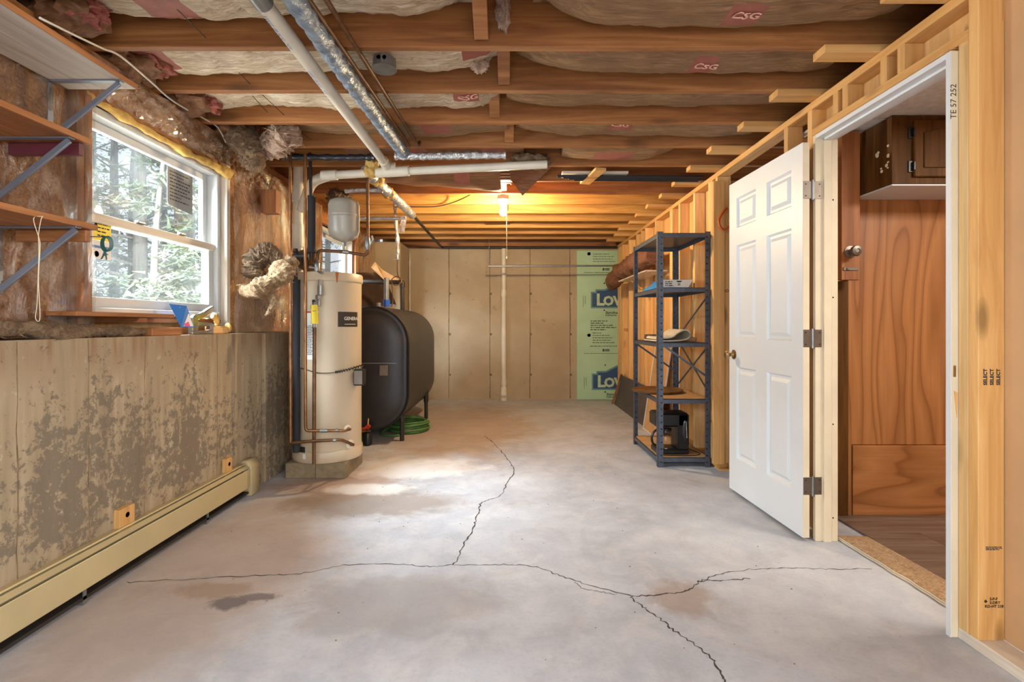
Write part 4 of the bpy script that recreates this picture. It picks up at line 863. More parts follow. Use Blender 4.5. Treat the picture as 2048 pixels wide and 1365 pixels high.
build('drain_pipe', MB().tube(rounded([p2+n2*.0, p2+n2*.04, P(682,880,3.50), P(640,882,3.46), P(582,886,3.46)], .03), .011, 12), copper2, wh, 40)
for q in ([P(655,862,3.49), P(640,862,3.48)], [P(672,881,3.49), P(666,881,3.485)], [P(676,861,3.505), P(671,861,3.5)]): build('pipe_joint', MB().tube(q, .013, 12), galv, wh, 40)
wrap(-.52, -.33, .16, .23, .006, blackink, 'access_cover'); wrap(-.40, -.30, .145, .18, .009, paper, 'tag')
th_ = build('thermostat_box', MB().box(-1.155, -1.085, 3.70, 3.78, .66, .78), black, wh, bevel=.004); build('box_plate', MB().box(-1.15, -1.09, 3.698, 3.70, .67, .77), nickel, th_)
wc = [hp(592, .80, .006), hp(620, .79, .006), hp(650, .765, .006), hp(680, .765, .008), hp(700, .78, .012), hp(716, .80, .02), Vector((-1.12, 3.71, .775))]
build('thermostat_wire', MB().tube(smooth(wc, 8), .0028, 8), darkpipe, wh, 40)
sp = []; q = smooth(wc[3:6], 30)
for i, a in enumerate(q): sp.append(a+Vector((0, 0, .010*math.sin(i*1.25)))+Vector((.0, -.006, 0))*math.cos(i*1.25))
build('coiled_wire', MB().tube(sp, .0025, 6), black, wh, 40)
build('rust_stain', MB().slab(lambda u, v: hp(683+3*(u-.5)*(1-v*.7)*2, 1.492-.075*v, .0105-.0*v), 3, 8, (0, .0005, 0)), plain('rust_orange', C(176,104,44), .8, 0, .2), wh)
# relief valve, tag and its discharge pipe
rv = thing('relief_valve_pipe', 'grey brown discharge pipe with a yellow tag in front of the water heater', 'pipe', P(628, 925, 3.5))
build('pipe', MB().tube([P(629,655,3.5), P(628,928,3.5)], .0125, 14), copper2, rv, 40)
build('valve', MB().tube([P(640,560,3.54), P(638,612,3.52)], .013, 12).lathe([(.012,0),(.02,.005),(.02,.03),(.012,.035)], P(636,600,3.52), (0,0,1), 6).tube([P(636,603,3.52), P(628,606,3.5), P(628,660,3.5)], .011, 10).tube([P(641,572,3.53), P(641,590,3.53)], .021, 10), galv, rv, 40)
build('yellow_tag', MB().slab(lambda u, v: P(621+14*u+1.5*v, 610+38*v, 3.475)+Vector((0, -.014*math.sin(math.pi*u), 0)), 6, 4, (0, .001, 0)), yellow, rv, 60)
build('tag_print', MB().slab(lambda u, v: P(624+8*u, 622+.8*v, 3.462)+Vector((0, -.001, 0)), 2, 1, (0, .0004, 0)), blackink, rv)
cw = thing('cold_water_pipe', 'dark copper water pipe bridging above the water heater to the expansion tank', 'pipe', P(690, 505, 3.75))
build('pipe', MB().tube(rounded([P(634,560,3.62), P(636,501,3.66), P(690,504,3.75), P(730,511,3.78), P(736,505,3.78), P(735,352,3.78)], .03), .0115, 12), copper2, cw, 40)
build('tee', MB().tube([P(680,503.5,3.74), P(697,505,3.755)], .015, 12).tube([P(688,505,3.75), P(688,478,3.75)], .011, 12).lathe([(.017,-.012),(.017,.012)], P(688,489,3.75), (0,0,1), 6), galv, cw, 40)
build('valve', MB().lathe([(.012,-.05),(.02,-.03),(.022,.0),(.02,.03),(.012,.05)], P(735,487,3.78), (0,0,1), 10).tube([P(741,490,3.74), P(746,480,3.72), P(744,472,3.72)], .006, 8), galv, cw, 40)
build('stop_valve', MB().lathe([(.014,-.05),(.021,-.04),(.021,.04),(.014,.05)], P(634,538,3.63), (0,0,1), 10).tube([P(634,538,3.63), P(618,534,3.6)], .011, 10).tube([P(636,544,3.6), P(645,546,3.57)], .01, 8), galv, cw, 40)
et = thing('expansion_tank', 'grey steel expansion tank hanging over the dark copper pipe', 'tank', P(688, 480, 3.75))
build('shell', MB().lathe([(.012,1.725),(.03,1.735),(.075,1.75),(.103,1.775),(.113,1.81),(.113,1.895),(.1145,1.90),(.1145,1.912),(.112,1.916),(.1145,1.92),(.1145,1.93),(.113,1.935),(.113,2.0),(.104,2.03),(.07,2.048),(0,2.054)], P(688,650,3.75)-Vector((0,0,CH)), (0,0,1), 48), greyt, et, 50)
# risers left of the water heater
tag(build('copper_riser', MB().tube([P(581,886,3.46), P(580.5,300,3.46)], .0105, 12), copper, None, 40), 'bright copper riser pipe, leftmost beside the concrete ledge', 'pipe')
ir = thing('insulated_riser', 'black foam covered riser pipe behind the leftmost copper riser', 'pipe', P(593, 905, 3.575))
build('foam_sleeve', MB().tube([P(593,905,3.575), P(593,560,3.575)], .026, 16), rubber, ir, 40); build('pipe', MB().tube([P(592,560,3.575), P(591,500,3.575)], .013, 12), darkpipe, ir, 40)
build('valve_cap', MB().lathe([(.016,0),(.02,.008),(.014,.03)], P(591,506,3.575), (0,0,1), 12).tube([P(585,514,3.575), P(618,514,3.575)], .021, 12), darkpipe, ir, 40)
i2 = thing('insulated_riser', 'short black foam covered riser pipe left of the expansion tank', 'pipe', P(623, 505, 3.64))
build('foam_sleeve', MB().tube([P(623,506,3.64), P(623,392,3.64)], .027, 16), rubber, i2, 40); build('pipe', MB().tube([P(622,392,3.64), P(620,306,3.64)], .012, 12), darkpipe, i2, 40); build('pipe', MB().tube([P(623,506,3.64), P(622,520,3.64)], .014, 12), darkpipe, i2, 40)
tag(build('wood_block', MB().box(-1.80, -1.69, 3.62, 3.70, 1.92, 2.09), oldw['z'], None, 0, .003), 'brown wood block fixed to the wall left of the copper risers', 'block')
# ------------------------------------------------------------------ oil tank and its fittings
ot = thing('oil_tank', 'big black oval steel oil tank on pipe legs behind the water heater', 'tank', (-1.28, 5.4, 0))
def sect(d, y, n=22):
    r = .342-d; top = [(-1.28+r*math.cos(math.pi*k/n), y, .943+r*math.sin(math.pi*k/n)) for k in range(n+1)]
    return top+[(-1.28-r*math.cos(math.pi*k/n), y, .47-r*math.sin(math.pi*k/n)) for k in range(n+1)]
def section_loft(name, prof, m, sm=50):
    mb = MB(); L = [sect(d, y) for d, y in prof]; n = len(L[0]); mb.v = [p for l in L for p in l]
    for i in range(len(L)-1):
        for k in range(n): mb.f.append((i*n+k, i*n+(k+1) % n, (i+1)*n+(k+1) % n, (i+1)*n+k))
    mb.f.append(tuple(range(n))); mb.f.append(tuple((len(L)-1)*n+k for k in range(n-1, -1, -1))); mb.m = [0]*len(mb.f); return build(name, mb, m, ot, sm)
section_loft('shell', [(.28,4.63),(.17,4.632),(.10,4.642),(.055,4.66),(.03,4.672),(.012,4.665),(.004,4.655),(0,4.662),(.0,4.70),(0,6.20),(.004,6.235),(.03,6.26),(.1,6.285),(.28,6.29)], oilblk)
for x, y in ((-1.034, 4.80), (-.990, 5.92), (-1.53, 4.80), (-1.53, 5.92)):
    lg = build('leg', MB().tube([(x, y, .0), (x, y, .34)], .0215, 14), darkpipe, ot, 40); build('leg_socket', MB().tube([(x, y, .20), (x, y, .42)], .028, 14), oilblk, lg, 40)
build('bracket_strap', MB().bar((-1.40, 4.627, .755), (-1.05, 4.627, .755), .006, .006), galv, ot)
build('gauge_box', MB().box(-1.20, -1.12, 4.60, 4.63, .64, .74), nickel, ot, bevel=.004)
vp = build('fill_pipe', MB().tube([P(773,612,4.9), P(773,556,4.9)], .026, 18), galv, ot, 40); build('blue_cap', MB().tube([P(773,614,4.9), P(773,600,4.9)], .034, 18), blue, vp, 40)
build('vent_pipe', MB().tube(rounded([P(690,563,5.6), P(804,565,5.6), P(805,625,5.6)], .05), .024, 16), darkpipe, ot, 40); build('vent_elbow', MB().tube(rounded([P(798,565,5.6), P(804.5,565,5.6), P(804.8,575,5.6)], .05), .031, 16), darkpipe, ot, 40)
build('plug', MB().tube([P(758,614,4.8), P(758,606,4.8)], .02, 10), galv, ot, 40); build('plug', MB().tube([P(786,613,5.2), P(786,609,5.2)], .03, 12), galv, ot, 40)
ring = [P(793,562,5.1)+Vector((.05*math.cos(a), .02*math.sin(a), .045*math.sin(a))) for a in [i*.45 for i in range(22)]]
tag(build('copper_fuel_line', MB().tube(smooth([P(795,520,5.0), P(795,548,5.05)]+ring+[P(786,600,5.1), P(783,614,5.1)], 3), .0055, 8), copper2, None, 40), 'thin copper fuel line coiled in a ring above the oil tank', 'pipe')
ft = thing('oil_filter', 'red handled valve and black filter canister under the oil tank front', 'valve', P(733, 890, 4.64))
b0 = P(735, 892, 4.62); b0.z = 0
build('canister', MB().lathe([(.03,.0),(.04,.01),(.04,.10),(.034,.115),(.012,.12),(.012,.16)], b0, (0,0,1), 20), black, ft, 40)
build('valve_handle', MB().bar(b0+Vector((-.055, -.03, .15)), b0+Vector((.035, -.03, .185)), .03, .02).lathe([(.022,-.012),(.022,.012)], b0+Vector((.01,-.03,.175)), (0,1,0), 12), red, ft, bevel=.003)
build('valve_body', MB().tube([b0+Vector((-.05, 0, .13)), b0+Vector((.03, 0, .13))], .014, 10).tube([b0+Vector((0, 0, .12)), b0+Vector((.0, .03, .24))], .012, 10), brass, ft, 40)
hz = thing('hose_coil', 'coiled green garden hose on the floor under the oil tank', 'hose', (-1.04, 5.28, 0)); mb = MB(); rn = random.Random(9)
for i in range(11):
    r = .20-.012*(i % 3)+rn.uniform(-.012, .012); zc = .014+.017*(i//2)+rn.uniform(0, .004); ox, oy = rn.uniform(-.012, .012), rn.uniform(-.012, .012)
    mb.tube([(-1.06+ox+r*math.cos(a), 5.28+oy+r*1.05*math.sin(a), zc+.008*math.sin(a*2+i)) for a in [2*math.pi*k/40 for k in range(40)]], .0105, 8, False, 0, True)
build('coils', mb, greenh, hz, 60); build('hose_end', MB().tube(smooth([(-1.24, 5.2, .05), (-1.3, 5.05, .025), (-1.22, 4.95, .014), (-1.1, 4.98, .014)], 8), .0105, 8), greenh, hz, 60)
dk = [P(716,545,5.75), P(770,545,6.3), P(716,618,5.75), P(795,610,6.3)]
tag(build('dark_sheet', MB().slab(lambda u, v: (dk[0]*(1-u)+dk[1]*u)*(1-v)+(dk[2]*(1-u)+dk[3]*u)*v+Vector((.03*mn.noise(Vector((u*4, v*3, 2)))-.02, 0, .02*mn.noise(Vector((u*3, v*3, 8))))), 16, 10, (.003, .004, 0)), plain('dark_plastic', C(58,42,34), .3), None, 60), 'dark brown plastic sheet draped in the corner above the oil tank', 'plastic sheet')
tag(build('carton_flap', MB().prism([P(742,535,6.1), P(750,524,6.1), P(765,540,6.2), P(800,560,6.3), P(792,572,6.3), P(770,562,6.2)], (-.004,.008,0)), board_c, None, 0), 'torn cardboard piece leaning in the corner above the oil tank', 'cardboard')
cdt = thing('conduit', 'thin cream conduit running up the far left concrete corner', 'conduit', (-1.49, 7.38, .6)); build('pipe', MB().tube([(-1.478, 7.395, .3), (-1.478, 7.395, 1.2), (-1.478, 7.395, 2.16)], .012, 10), dirtyw, cdt, 40)

# ------------------------------------------------------------------ black steel shelving unit
su = thing('shelving_unit', 'slate grey steel shelving unit with perforated posts by the stud wall', 'shelf', (1.355, 4.29, 0))
xa, xb, ya, yb = 1.150, 1.560, 3.900, 4.680; t = .0025; L_ = .042
for x, sx in ((xa, 1), (xb, -1)):
    for y, sy in ((ya, 1), (yb, -1)):
        mb = MB(); mb.box(min(x, x+sx*L_), max(x, x+sx*L_), min(y, y+sy*t), max(y, y+sy*t), 0, 1.836); mb.box(min(x, x+sx*t), max(x, x+sx*t), min(y, y+sy*L_), max(y, y+sy*L_), 0, 1.836)
        po = build('post', mb, shelfm, su); hm = MB()
        for k in range(35):
            z = .04+.0515*k; hm.lathe([(0,0),(.0052,0)], (x+sx*.028, y-.0006 if sy > 0 else y-t-.0006, z), (0,-1,0), 8); hm.lathe([(0,0),(.0052,0)], (x-.0006 if sx > 0 else x-t-.0006, y+sy*.028, z), (-1,0,0), 8)
        o = build('post_holes', hm, holem, po); o['kind'] = 'stuff'
for z in (.075, .53, .97, 1.40, 1.825):
    build('shelf', MB().box(xa+.004, xb-.004, ya+.003, yb-.003, z-.003, z).box(xa+.004, xb-.004, ya+.003, ya+.0045, z-.034, z).box(xa+.004, xb-.004, yb-.0045, yb-.003, z-.034, z).box(xa+.004, xa+.0055, ya+.003, yb-.003, z-.034, z).box(xb-.0055, xb-.004, ya+.003, yb-.003, z-.034, z), shelfm, su)
for za, zb in ((.95, .70), ): build('cross_brace', MB().bar((xa+.02, ya-.002, .965), (xb-.02, ya-.002, .70), .004, .016, (0,0,1)), shelfm, su)
build('cross_brace', MB().bar((xb+.002, ya+.02, .96), (xb+.002, yb-.02, .56), .016, .004, (1,0,0)), shelfm, su); build('cross_brace', MB().bar((xb+.004, ya+.02, .56), (xb+.004, yb-.02, .96), .016, .004, (1,0,0)), shelfm, su)
build('cross_brace', MB().bar((xb+.002, ya+.02, 1.36), (xb+.002, yb-.02, 1.0), .016, .004, (1,0,0)), shelfm, su); build('cross_brace', MB().bar((xa+.02, yb, .94), (xb-.02, yb, .68), .004, .016, (0,0,1)), shelfm, su)
bo = thing('carton_box', 'open cream and blue carton on the second steel shelf', 'box', (1.41, 4.36, 1.40))
build('tray', MB().prism([(1.295,4.22,1.4005),(1.50,4.22,1.4005),(1.54,4.22,1.49),(1.27,4.22,1.49)], (0,.26,0)), bluepr, bo, bevel=.002)
build('front_label', MB().prism([(1.285,4.2195,1.425),(1.502,4.2195,1.425),(1.538,4.2195,1.489),(1.272,4.2195,1.489)], (0,-.0015,0)), paper, bo)
build('label_print', wordlines(MB(), (1.305, 4.2175, 1.468), (1,0,0), (0,0,1), [.06,.06,.07], .016, .007, 3).prism([(1.395,4.2175,1.48),(1.45,4.2175,1.48),(1.435,4.2175,1.468),(1.41,4.2175,1.468)], (0,-.0004,0)).box(1.412, 1.418, 4.217, 4.2175, 1.44, 1.46).box(1.424, 1.43, 4.217, 4.2175, 1.44, 1.46), blackink, bo)
tag(build('plastic_bag', MB().prism([(1.165,4.30,1.4005),(1.27,4.22,1.4005),(1.285,4.22,1.482),(1.25,4.30,1.47),(1.19,4.36,1.425)], (.01,.16,0)), plain('blue_bag', C(58,142,214), .3, 0, .2, 20, .4), None, 0, .004), 'crumpled bright blue plastic bag beside the carton on the second steel shelf', 'bag')
sp = []
for i in range(26):
    a = i/25; th_ = a*5.6; r = .052-.018*a; sp.append((1.365+r*1.25*math.cos(th_+3.4), 4.06, .971+.046+r*.78*math.sin(th_+3.4)))
fl2 = [(1.165, .976), (1.25, .976), (1.33, .978), (1.385, .985), (1.425, 1.0), (1.44, 1.03), (1.42, 1.058), (1.385, 1.062), (1.34, 1.04), (1.30, 1.01), (1.245, .998), (1.20, 1.004), (1.185, .992)]
q = smooth([(x, 0, z) for x, z in fl2], 5); mb = MB()
mb.slab(lambda u, v: (q[int(u*(len(q)-1))].x, 4.0+.36*v, q[int(u*(len(q)-1))].z), len(q)-1, 3, (0, 0, .010))
tag(build('felt_mat', mb, felt, None, 50), 'folded cream felt mat curling over on the third steel shelf', 'mat')
tag(build('carpet_roll', MB().tube([(1.19, 4.42, .999), (1.36, 4.42, .999)], .027, 16), feltd, None, 50), 'dark grey carpet roll behind the felt mat on the third steel shelf', 'roll')
rl = thing('cardboard_roll', 'short brown cardboard tube on the third steel shelf, right end', 'tube', (1.47, 4.12, .97)); build('tube', MB().lathe([(.016,-.06),(.020,-.06),(.020,.06),(.016,.06),(.016,-.06)], (1.468, 4.12, .991), (.75,-.66,0), 18), board_c, rl, 40)
tr = tag(build('round_tray', MB().lathe([(0,.004),(.17,.004),(.195,.010),(.212,.022),(.216,.022),(.212,.012),(.2,.002),(0,0)], (1.27, 4.33, .5325), (0,0,1), 48), rust, None, 40), 'round rusty brown metal tray on the fourth steel shelf', 'tray')
tag(build('cardboard_sheet', MB().slab(lambda u, v: (1.165+.39*u, 3.93+.7*v, .5305+.004*abs(math.sin(u*3+v))*0), 2, 2, (0, 0, .0015)), board_c, None, 0), 'tan cardboard sheet covering the fourth steel shelf under the tray', 'cardboard')
cm = thing('coffee_maker', 'black drip coffee maker on the bottom steel shelf', 'coffee maker', (1.31, 4.08, .075)); y0, y1 = 3.985, 4.17
tag(build('cardboard_sheet', MB().box(xa+.012, xb-.012, ya+.012, yb-.012, .0753, .0765), board_c), 'tan cardboard sheet lining the bottom steel shelf under the coffee maker', 'cardboard')
build('base', MB().box(1.17, 1.425, y0, y1, .077, .118), black, cm, bevel=.008); build('tower', MB().box(1.335, 1.425, y0, y1, .112, .40), black, cm, bevel=.010); build('brew_head', MB().box(1.155, 1.425, y0, y1, .295, .405), black, cm, bevel=.014)
sw_ = build('side_window', MB().lathe([(0,.003),(.02,.003),(.024,0)], (1.395, y0, .27), (0,-1,0), 20), plain('smoked_window', C(40,44,42), .1), cm, 40)
for p_ in sw_.data.vertices: p_.co.z = (p_.co.z-(.27-.075))*3.4+(.27-.075)-.0
build('gauge_print', MB().tube([(1.405, y0-.0045, .21), (1.398, y0-.0045, .34)], .0015, 5), paper, cm)
cf = build('carafe', MB().lathe([(.04,.12),(.058,.124),(.066,.15),(.064,.19),(.05,.235),(.042,.25),(.046,.262)], (1.262, 4.078, 0), (0,0,1), 32), cglass, cm, 60)
build('carafe_collar', MB().lathe([(.044,.25),(.049,.252),(.049,.27),(.044,.272)], (1.262, 4.078, 0), (0,0,1), 28), black, cf, 40); build('carafe_handle', MB().tube(rounded([(1.215, 4.06, .262), (1.165, 4.05, .255), (1.14, 4.045, .20), (1.152, 4.05, .15), (1.18, 4.055, .135)], .03), .0095, 10), black, cf, 50)
build('warming_plate', MB().lathe([(0,.1185),(.062,.1185),(.062,.1205),(0,.1205)], (1.262, 4.078, 0), (0,0,1), 28), chrome, cm, 40)
build('power_cord', MB().tube(smooth([(1.425, 4.16, .10), (1.48, 4.12, .085), (1.52, 4.02, .079), (1.46, 3.955, .079), (1.32, 3.945, .079), (1.2, 3.955, .079)], 8), .0034, 8), black, cm, 50)
# things leaning on or hung from the right wall
tag(build('leaning_sheet', MB().prism([(1.455,7.02,.0),(1.470,7.02,.0),(1.582,7.02,.40),(1.567,7.02,.40)], (0,-1.75,0)), steelk, None, 0, .002), 'dark grey sheet panel leaning low against the stud wall', 'panel')
tag(build('wood_strip', MB().prism([(1.425,7.06,.0),(1.452,7.06,.0),(1.578,7.06,.415),(1.555,7.06,.415)], (0,-.03,0)), oldw['z'], None, 0, .002), 'brown wood strip leaning at the far edge of the dark sheet panel', 'strip')
fb = thing('framed_board', 'tan board with thin white edging leaning behind the shelving unit', 'board', (1.5, 5.1, 0))
A, B, C_, D_ = Vector((1.43,5.38,0)), Vector((1.43,4.86,0)), Vector((1.575,4.86,.96)), Vector((1.575,5.38,.96))
build('board', MB().prism([A, B, C_, D_], (.008,0,0)), board_c, fb)
for a, b in ((A, B), (B, C_), (C_, D_), (D_, A)): build('edging', MB().bar(a, b, .012, .012, (1,0,.15)), white, fb)
ps = thing('wall_shelf_board', 'thin white edged shelf board fixed to the stud wall beyond the shelving unit', 'shelf', (1.5, 5.6, 1.65))
build('board', MB().box(1.36, 1.588, 5.05, 6.3, 1.648, 1.662), palew['y'], ps, bevel=.002); build('support', MB().bar((1.40, 5.9, 1.648), (1.588, 5.9, 1.50), .03, .015), pine['z'], ps)
tag(build('canvas_tarp', MB().fluff([(1.46,5.05,1.80), (1.425,5.5,1.81), (1.42,5.95,1.80), (1.40,6.35,1.76), (1.38,6.7,1.68), (1.40,6.85,1.60)], [.07,.098,.098,.09,.085,.03], 21, .24, hair=0), canvas, None, 70), 'bundled brown canvas tarp heaped on the wall shelf beyond the shelving unit', 'tarp')
tag(build('orange_hook', MB().tube(smooth([P(1454,417,3.79), P(1447,424,3.77), P(1438,440,3.76), P(1441,455,3.76), P(1450,460,3.76), P(1458,452,3.76), P(1459,444,3.76)], 6), .0085, 10), orange, None, 50), 'orange rubber coated hook screwed into the stud behind the door', 'hook')

# ------------------------------------------------------------------ wall shelves on the left
greyb = plain('grey_bracket', C(132,138,150), .4, .5, .08)
def wshelf(zu, yend, lab, mats, cleat, cm_, word):
    r = thing('wall_shelf', lab, 'shelf', (-1.7, .9, zu)); w3 = .0955
    for i in range(2): bx('plank', -1.828+.145*i, -1.686+.143*i, -.6, yend, zu, zu+.019, mats[i], r, .0015)
    bx('front_edge', -1.5425, -1.5415+.004, -.6, yend, zu-.001, zu+.02, oldw['y'], r, .001)
    for y in (yend-.075, .75):
        b = build('bracket', MB().bar((-1.828, y, zu-.003), (-1.545, y, zu-.003), .024, .005).box(-1.835, -1.828, y-.012, y+.012, zu-.24, zu), greyb, r, bevel=.001)
        build('brace', MB().bar((-1.555, y, zu-.010), (-1.826, y, zu-.225), .022, .010, (0,1,0)), greyb, b, bevel=.002)
    if cleat: bx('cleat', -1.82, -1.56, yend-.028, yend-.006, zu-.045, zu-.001, cm_, r)
    return r
wshelf(2.083, 2.072, 'topmost wall shelf with a pale underside, left of the near window', [palew['y'], palew['y']], False, None, 'top')
wshelf(1.772, 1.845, 'middle wall shelf with a dark red cleat, left of the near window', [oldw['y'], oldw['y']], True, plain('maroon_cleat', C(96,40,48), .5), 'mid')
s3 = wshelf(1.462, 1.872, 'lowest wall shelf carrying the hanging string and green coil, left of the near window', [oldw['y'], oldw['y']], True, oldw['x'], 'low')
st_ = [P(86,433,1.632), P(82,440,1.632), P(77,470,1.636), P(78,500,1.636), P(76,560,1.636), P(74,610,1.636), P(71,635,1.636), P(76,643,1.636), P(80,632,1.637), P(77,560,1.637), P(80,500,1.637), P(79,480,1.637), P(68,445,1.632), P(70,434,1.632), P(86,433,1.632)]
tag(build('string_loop', MB().tube(smooth(st_, 5), .0011, 6), rope, None, 50), 'loop of pale string hanging from the front of the lowest wall shelf', 'string')
gc = thing('wire_coil', 'small dark green wire coil hung on a nail at the lowest wall shelf', 'wire', P(205, 490, 1.885)); mb = MB(); cc = P(211, 489, 1.89)
for i in range(5): mb.tube([cc+Vector((.008*math.cos(a)+.001*i, .012*math.cos(a)+.002*i, .027*math.sin(a)+.001*i)) for a in [2*math.pi*k/24 for k in range(24)]], .0024, 6, False, 0, True)
mb.tube([cc+Vector((0, 0, -.028)), cc+Vector((-.016, 0, -.056))], .0024, 6).tube([cc+Vector((0, 0, -.028)), cc+Vector((.004, 0, -.058))], .0024, 6)
build('coil', mb, plain('dark_green_wire', C(18,74,62), .4), gc, 50); build('nail', MB().tube([Vector((-1.575, 1.862, 1.438)), cc+Vector((0, 0, .028))], .0018, 6), darkpipe, gc)
# ------------------------------------------------------------------ things on the concrete ledge and window
tag(build('sill_plank', MB().box(-1.865, -1.712, 1.98, 2.56, 1.1455, 1.164), oldw['y'], None, 0, .002), 'loose orange brown plank lying on the near window sill', 'plank')
sg = thing('staple_gun', 'chrome hand staple gun standing on the concrete ledge', 'staple gun', (-1.77, 2.88, 1.055)); xs_ = -1.785
def yz(pts, x=xs_, th=.03): return [(x, y, z) for y, z in pts], (th, 0, 0)
mb = MB(); gy = 2.775
for poly_ in ([(0,1.0555),(.205,1.0555),(.205,1.076),(0,1.076)], [(0,1.076),(.05,1.076),(.055,1.13),(.045,1.158),(.01,1.158),(0,1.148)], [(.165,1.076),(.205,1.076),(.205,1.118),(.17,1.122)], [(.05,1.100),(.17,1.102),(.17,1.122),(.05,1.132)]): mb.prism(*yz([(gy+y, z) for y, z in poly_]))
build('body', mb, chrome, sg, bevel=.004)
build('handle', MB().prism(*yz([(gy+y, z) for y, z in ((.0,1.150),(.03,1.166),(.07,1.172),(.115,1.186),(.16,1.206),(.205,1.222),(.208,1.206),(.175,1.176),(.13,1.156),(.08,1.142),(.045,1.135))], xs_+.003, .024)), chrome, sg, bevel=.004)
build('front_plate', MB().box(xs_+.006, xs_+.024, gy-.003, gy, 1.062, 1.15), nickel, sg)
pk = thing('blister_card', 'blue and white blister pack card propped on the ledge beside the staple gun', 'package', (-1.80, 2.66, 1.056)); a0, a1, a2, a3 = P(362,655,2.70), P(388,655,2.78), P(373,612,2.76), P(338,608,2.68)
def cdp(u, v, off): b = (a0*(1-u)+a1*u)*(1-v)+(a3*(1-u)+a2*u)*v; return b+Vector((off, 0, 0))
def cq(name, u0, u1, v0, v1, m, off): build(name, MB().prism([cdp(u0, v0, off), cdp(u1, v0, off), cdp(u1, v1, off), cdp(u0, v1, off)], (.0008, 0, 0)), m, pk)
cq('card', 0, 1, 0, 1, bluepr, 0); cq('white_field', .25, .95, .05, .62, paper, .0012); cq('pink_band', .3, .7, .04, .26, plain('pink_print', C(220,60,130)), .0024); cq('card_print', .35, .8, .56, .6, blackink, .0024); cq('hang_slot', .5, .66, .84, .9, paper, .0012)
for y0_, y1_, x0_, h_, m_, lab in ((2.44, 2.66, -1.80, .04, oldw['y'], 'dark split wood offcut lying on the ledge left of the staple gun'), (2.97, 3.12, -1.81, .045, pine['y'], 'brown wood offcut lying on the ledge right of the staple gun')):
    tag(build('wood_offcut', MB().box(x0_, x0_+.06, y0_, y1_, 1.0555, 1.0555+h_), m_, None, 0, .004), lab, 'offcut')
tag(build('foam_curl', MB().fluff([P(424,632,3.02), P(430,634,3.04), P(434,644,3.06), P(433,652,3.06)], [.011,.014,.011,.008], 31, .3, hair=0), foam, None, 60), 'fat yellow lump of cured foam on the offcut right of the staple gun', 'foam')
tag(build('foam_curl', MB().fluff([P(452,652,3.12), P(456,649,3.12), P(460,656,3.12), P(458,664,3.12)], [.006,.009,.010,.006], 32, .2, hair=0), foam, None, 60), 'small curl of yellow cured foam at the right end of the ledge', 'foam')
tag(build('foam_bead', MB().fluff([(-1.862, 2.18, 2.125), (-1.86, 2.4, 2.112), (-1.858, 2.65, 2.105), (-1.856, 2.9, 2.1), (-1.855, 3.1, 2.105), (-1.85, 3.28, 2.10)], [.014,.018,.016,.022,.018,.03], 33, .4, hair=0), plain('yellow_foam', C(204,164,84), .75, 0, .18, 24, .5), None, 60), 'rough yellow bead of expanding foam along the top of the near window', 'foam')

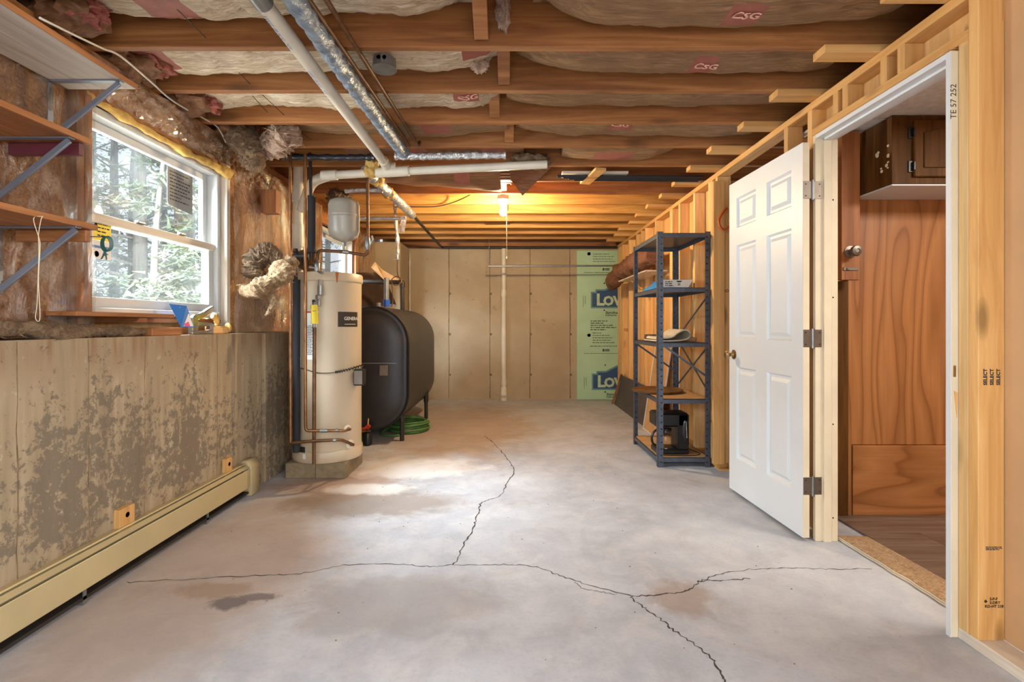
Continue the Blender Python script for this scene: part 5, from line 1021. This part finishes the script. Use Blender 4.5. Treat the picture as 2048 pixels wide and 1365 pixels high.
# ------------------------------------------------------------------ woods outside the windows
gm = plain('leaf_litter', C(138,128,108), .95, 0, .3, 1.5)
gr = struct(build('ground_outside', MB().box(-60, -2.06, -40, 80, .6, .9), gm, origin=(-20, 10, .6)), 'pale leaf littered ground outside the windows')
bark = wood('misty_grey_bark', C(120,118,114), C(150,147,140), C(180,176,168), 'z', .9, .02); ndl = plain('misty_needle_green', C(132,148,122), .8, 0, .3, 6)  # mist haze is put into the pale bark and needle colours
def tree(x, y, h, r, sd, needles, lab):
    rn = random.Random(sd); root = thing('pine_tree' if needles else 'bare_tree', lab, 'tree', (x, y, .9), 'woods outside the near window')
    top = (x+rn.uniform(-.4, .4), y+rn.uniform(-.4, .4), .9+h); mb = MB(); mb.tube(smooth([(x, y, .85), (x+rn.uniform(-.1, .1), y, .9+h*.5), top], 5), [r*(1-.07*i) for i in range(11)], 8); build('trunk', mb, bark, root, 60)
    br, fo_ = MB(), MB()
    for i in range(34 if needles else 12):
        t = rn.uniform(.12 if needles else .3, .98); a = rn.uniform(0, 6.28); Lb = (1-t*.75)*h*(.34 if needles else .22)*rn.uniform(.6, 1.1)
        p0 = Vector((x+(top[0]-x)*t, y+(top[1]-y)*t, .9+h*t)); p1 = p0+Vector((math.cos(a)*Lb, math.sin(a)*Lb, Lb*rn.uniform(-.15, .35))); pm = (p0+p1)/2+Vector((0, 0, Lb*.06)); br.tube([p0, pm, p1], [r*.22, r*.15, r*.05], 5)
        for j in range(5 if not needles else 3):
            q = p0.lerp(p1, rn.uniform(.3, .95)); br.tube([q, q+Vector((rn.uniform(-.5, .5), rn.uniform(-.5, .5), rn.uniform(-.1, .5)))*Lb*.5], [r*.08, r*.03], 4)
        if needles:
            for j in range(56):
                q = p0.lerp(p1, rn.uniform(.2, 1.05))+Vector((rn.gauss(0, .11), rn.gauss(0, .11), rn.gauss(0, .07)))*Lb; d = Vector((rn.gauss(0, 1), rn.gauss(0, 1), rn.gauss(0, .5))).normalized(); s_ = d.orthogonal().normalized()*rn.uniform(.012, .03); L2 = rn.uniform(.07, .17)
                fo_.add([q-s_, q+s_, q+d*L2], [(0,1,2)])
    build('branches', br, bark, root, 60)['kind'] = 'stuff'
    if needles: build('needles', fo_, ndl, root)['kind'] = 'stuff'
spots = [(-5.6, 7.6, 7, .11, 1, 'pine tree nearest the house, just outside the near window'), (-7.2, 10.9, 8, .13, 1, 'pine tree behind the nearest pine, its boughs crossing the upper pane'), (-4.5, 6.3, 3.0, .05, 1, 'small young pine low in front of the near window'), (-8.9, 11.9, 8, .14, 0, 'thick grey bare trunk near the middle of the near window'), (-9.4, 14.6, 9, .13, 0, 'grey bare tree right of the thick trunk, farther back'), (-11, 14, 9, .12, 0, 'slim bare tree standing between two thicker grey trunks'), (-11.6, 17.8, 10, .15, 0, 'tall bare tree deep in the woods, seen low in the right pane'), (-6.3, 9.9, 8, .08, 0, 'slender bare tree close behind the nearest pine'), (-13, 16.4, 10, .14, 1, 'misty pine deep in the woods behind the bare trunks'), (-14.5, 21, 11, .16, 0, 'bare tree farthest back among the grey trunks'), (-10.6, 12.6, 9, .1, 0, 'thin bare tree left of the thick grey trunk'), (-7.2, 8.3, 3.2, .06, 1, 'low bushy pine filling the bottom left of the near window'), (-15.5, 18.6, 11, .14, 1, 'pale misty pine farthest to the left in the woods'), (-8, 22, 9, .15, 1, 'pine tree seen through the second window behind the water heater'), (-10.4, 28.5, 10, .18, 0, 'bare tree seen through the second window behind the water heater')]
for i, (x, y, h, r, nd, lab) in enumerate(spots): tree(x, y, h, r, i+3, nd, lab)
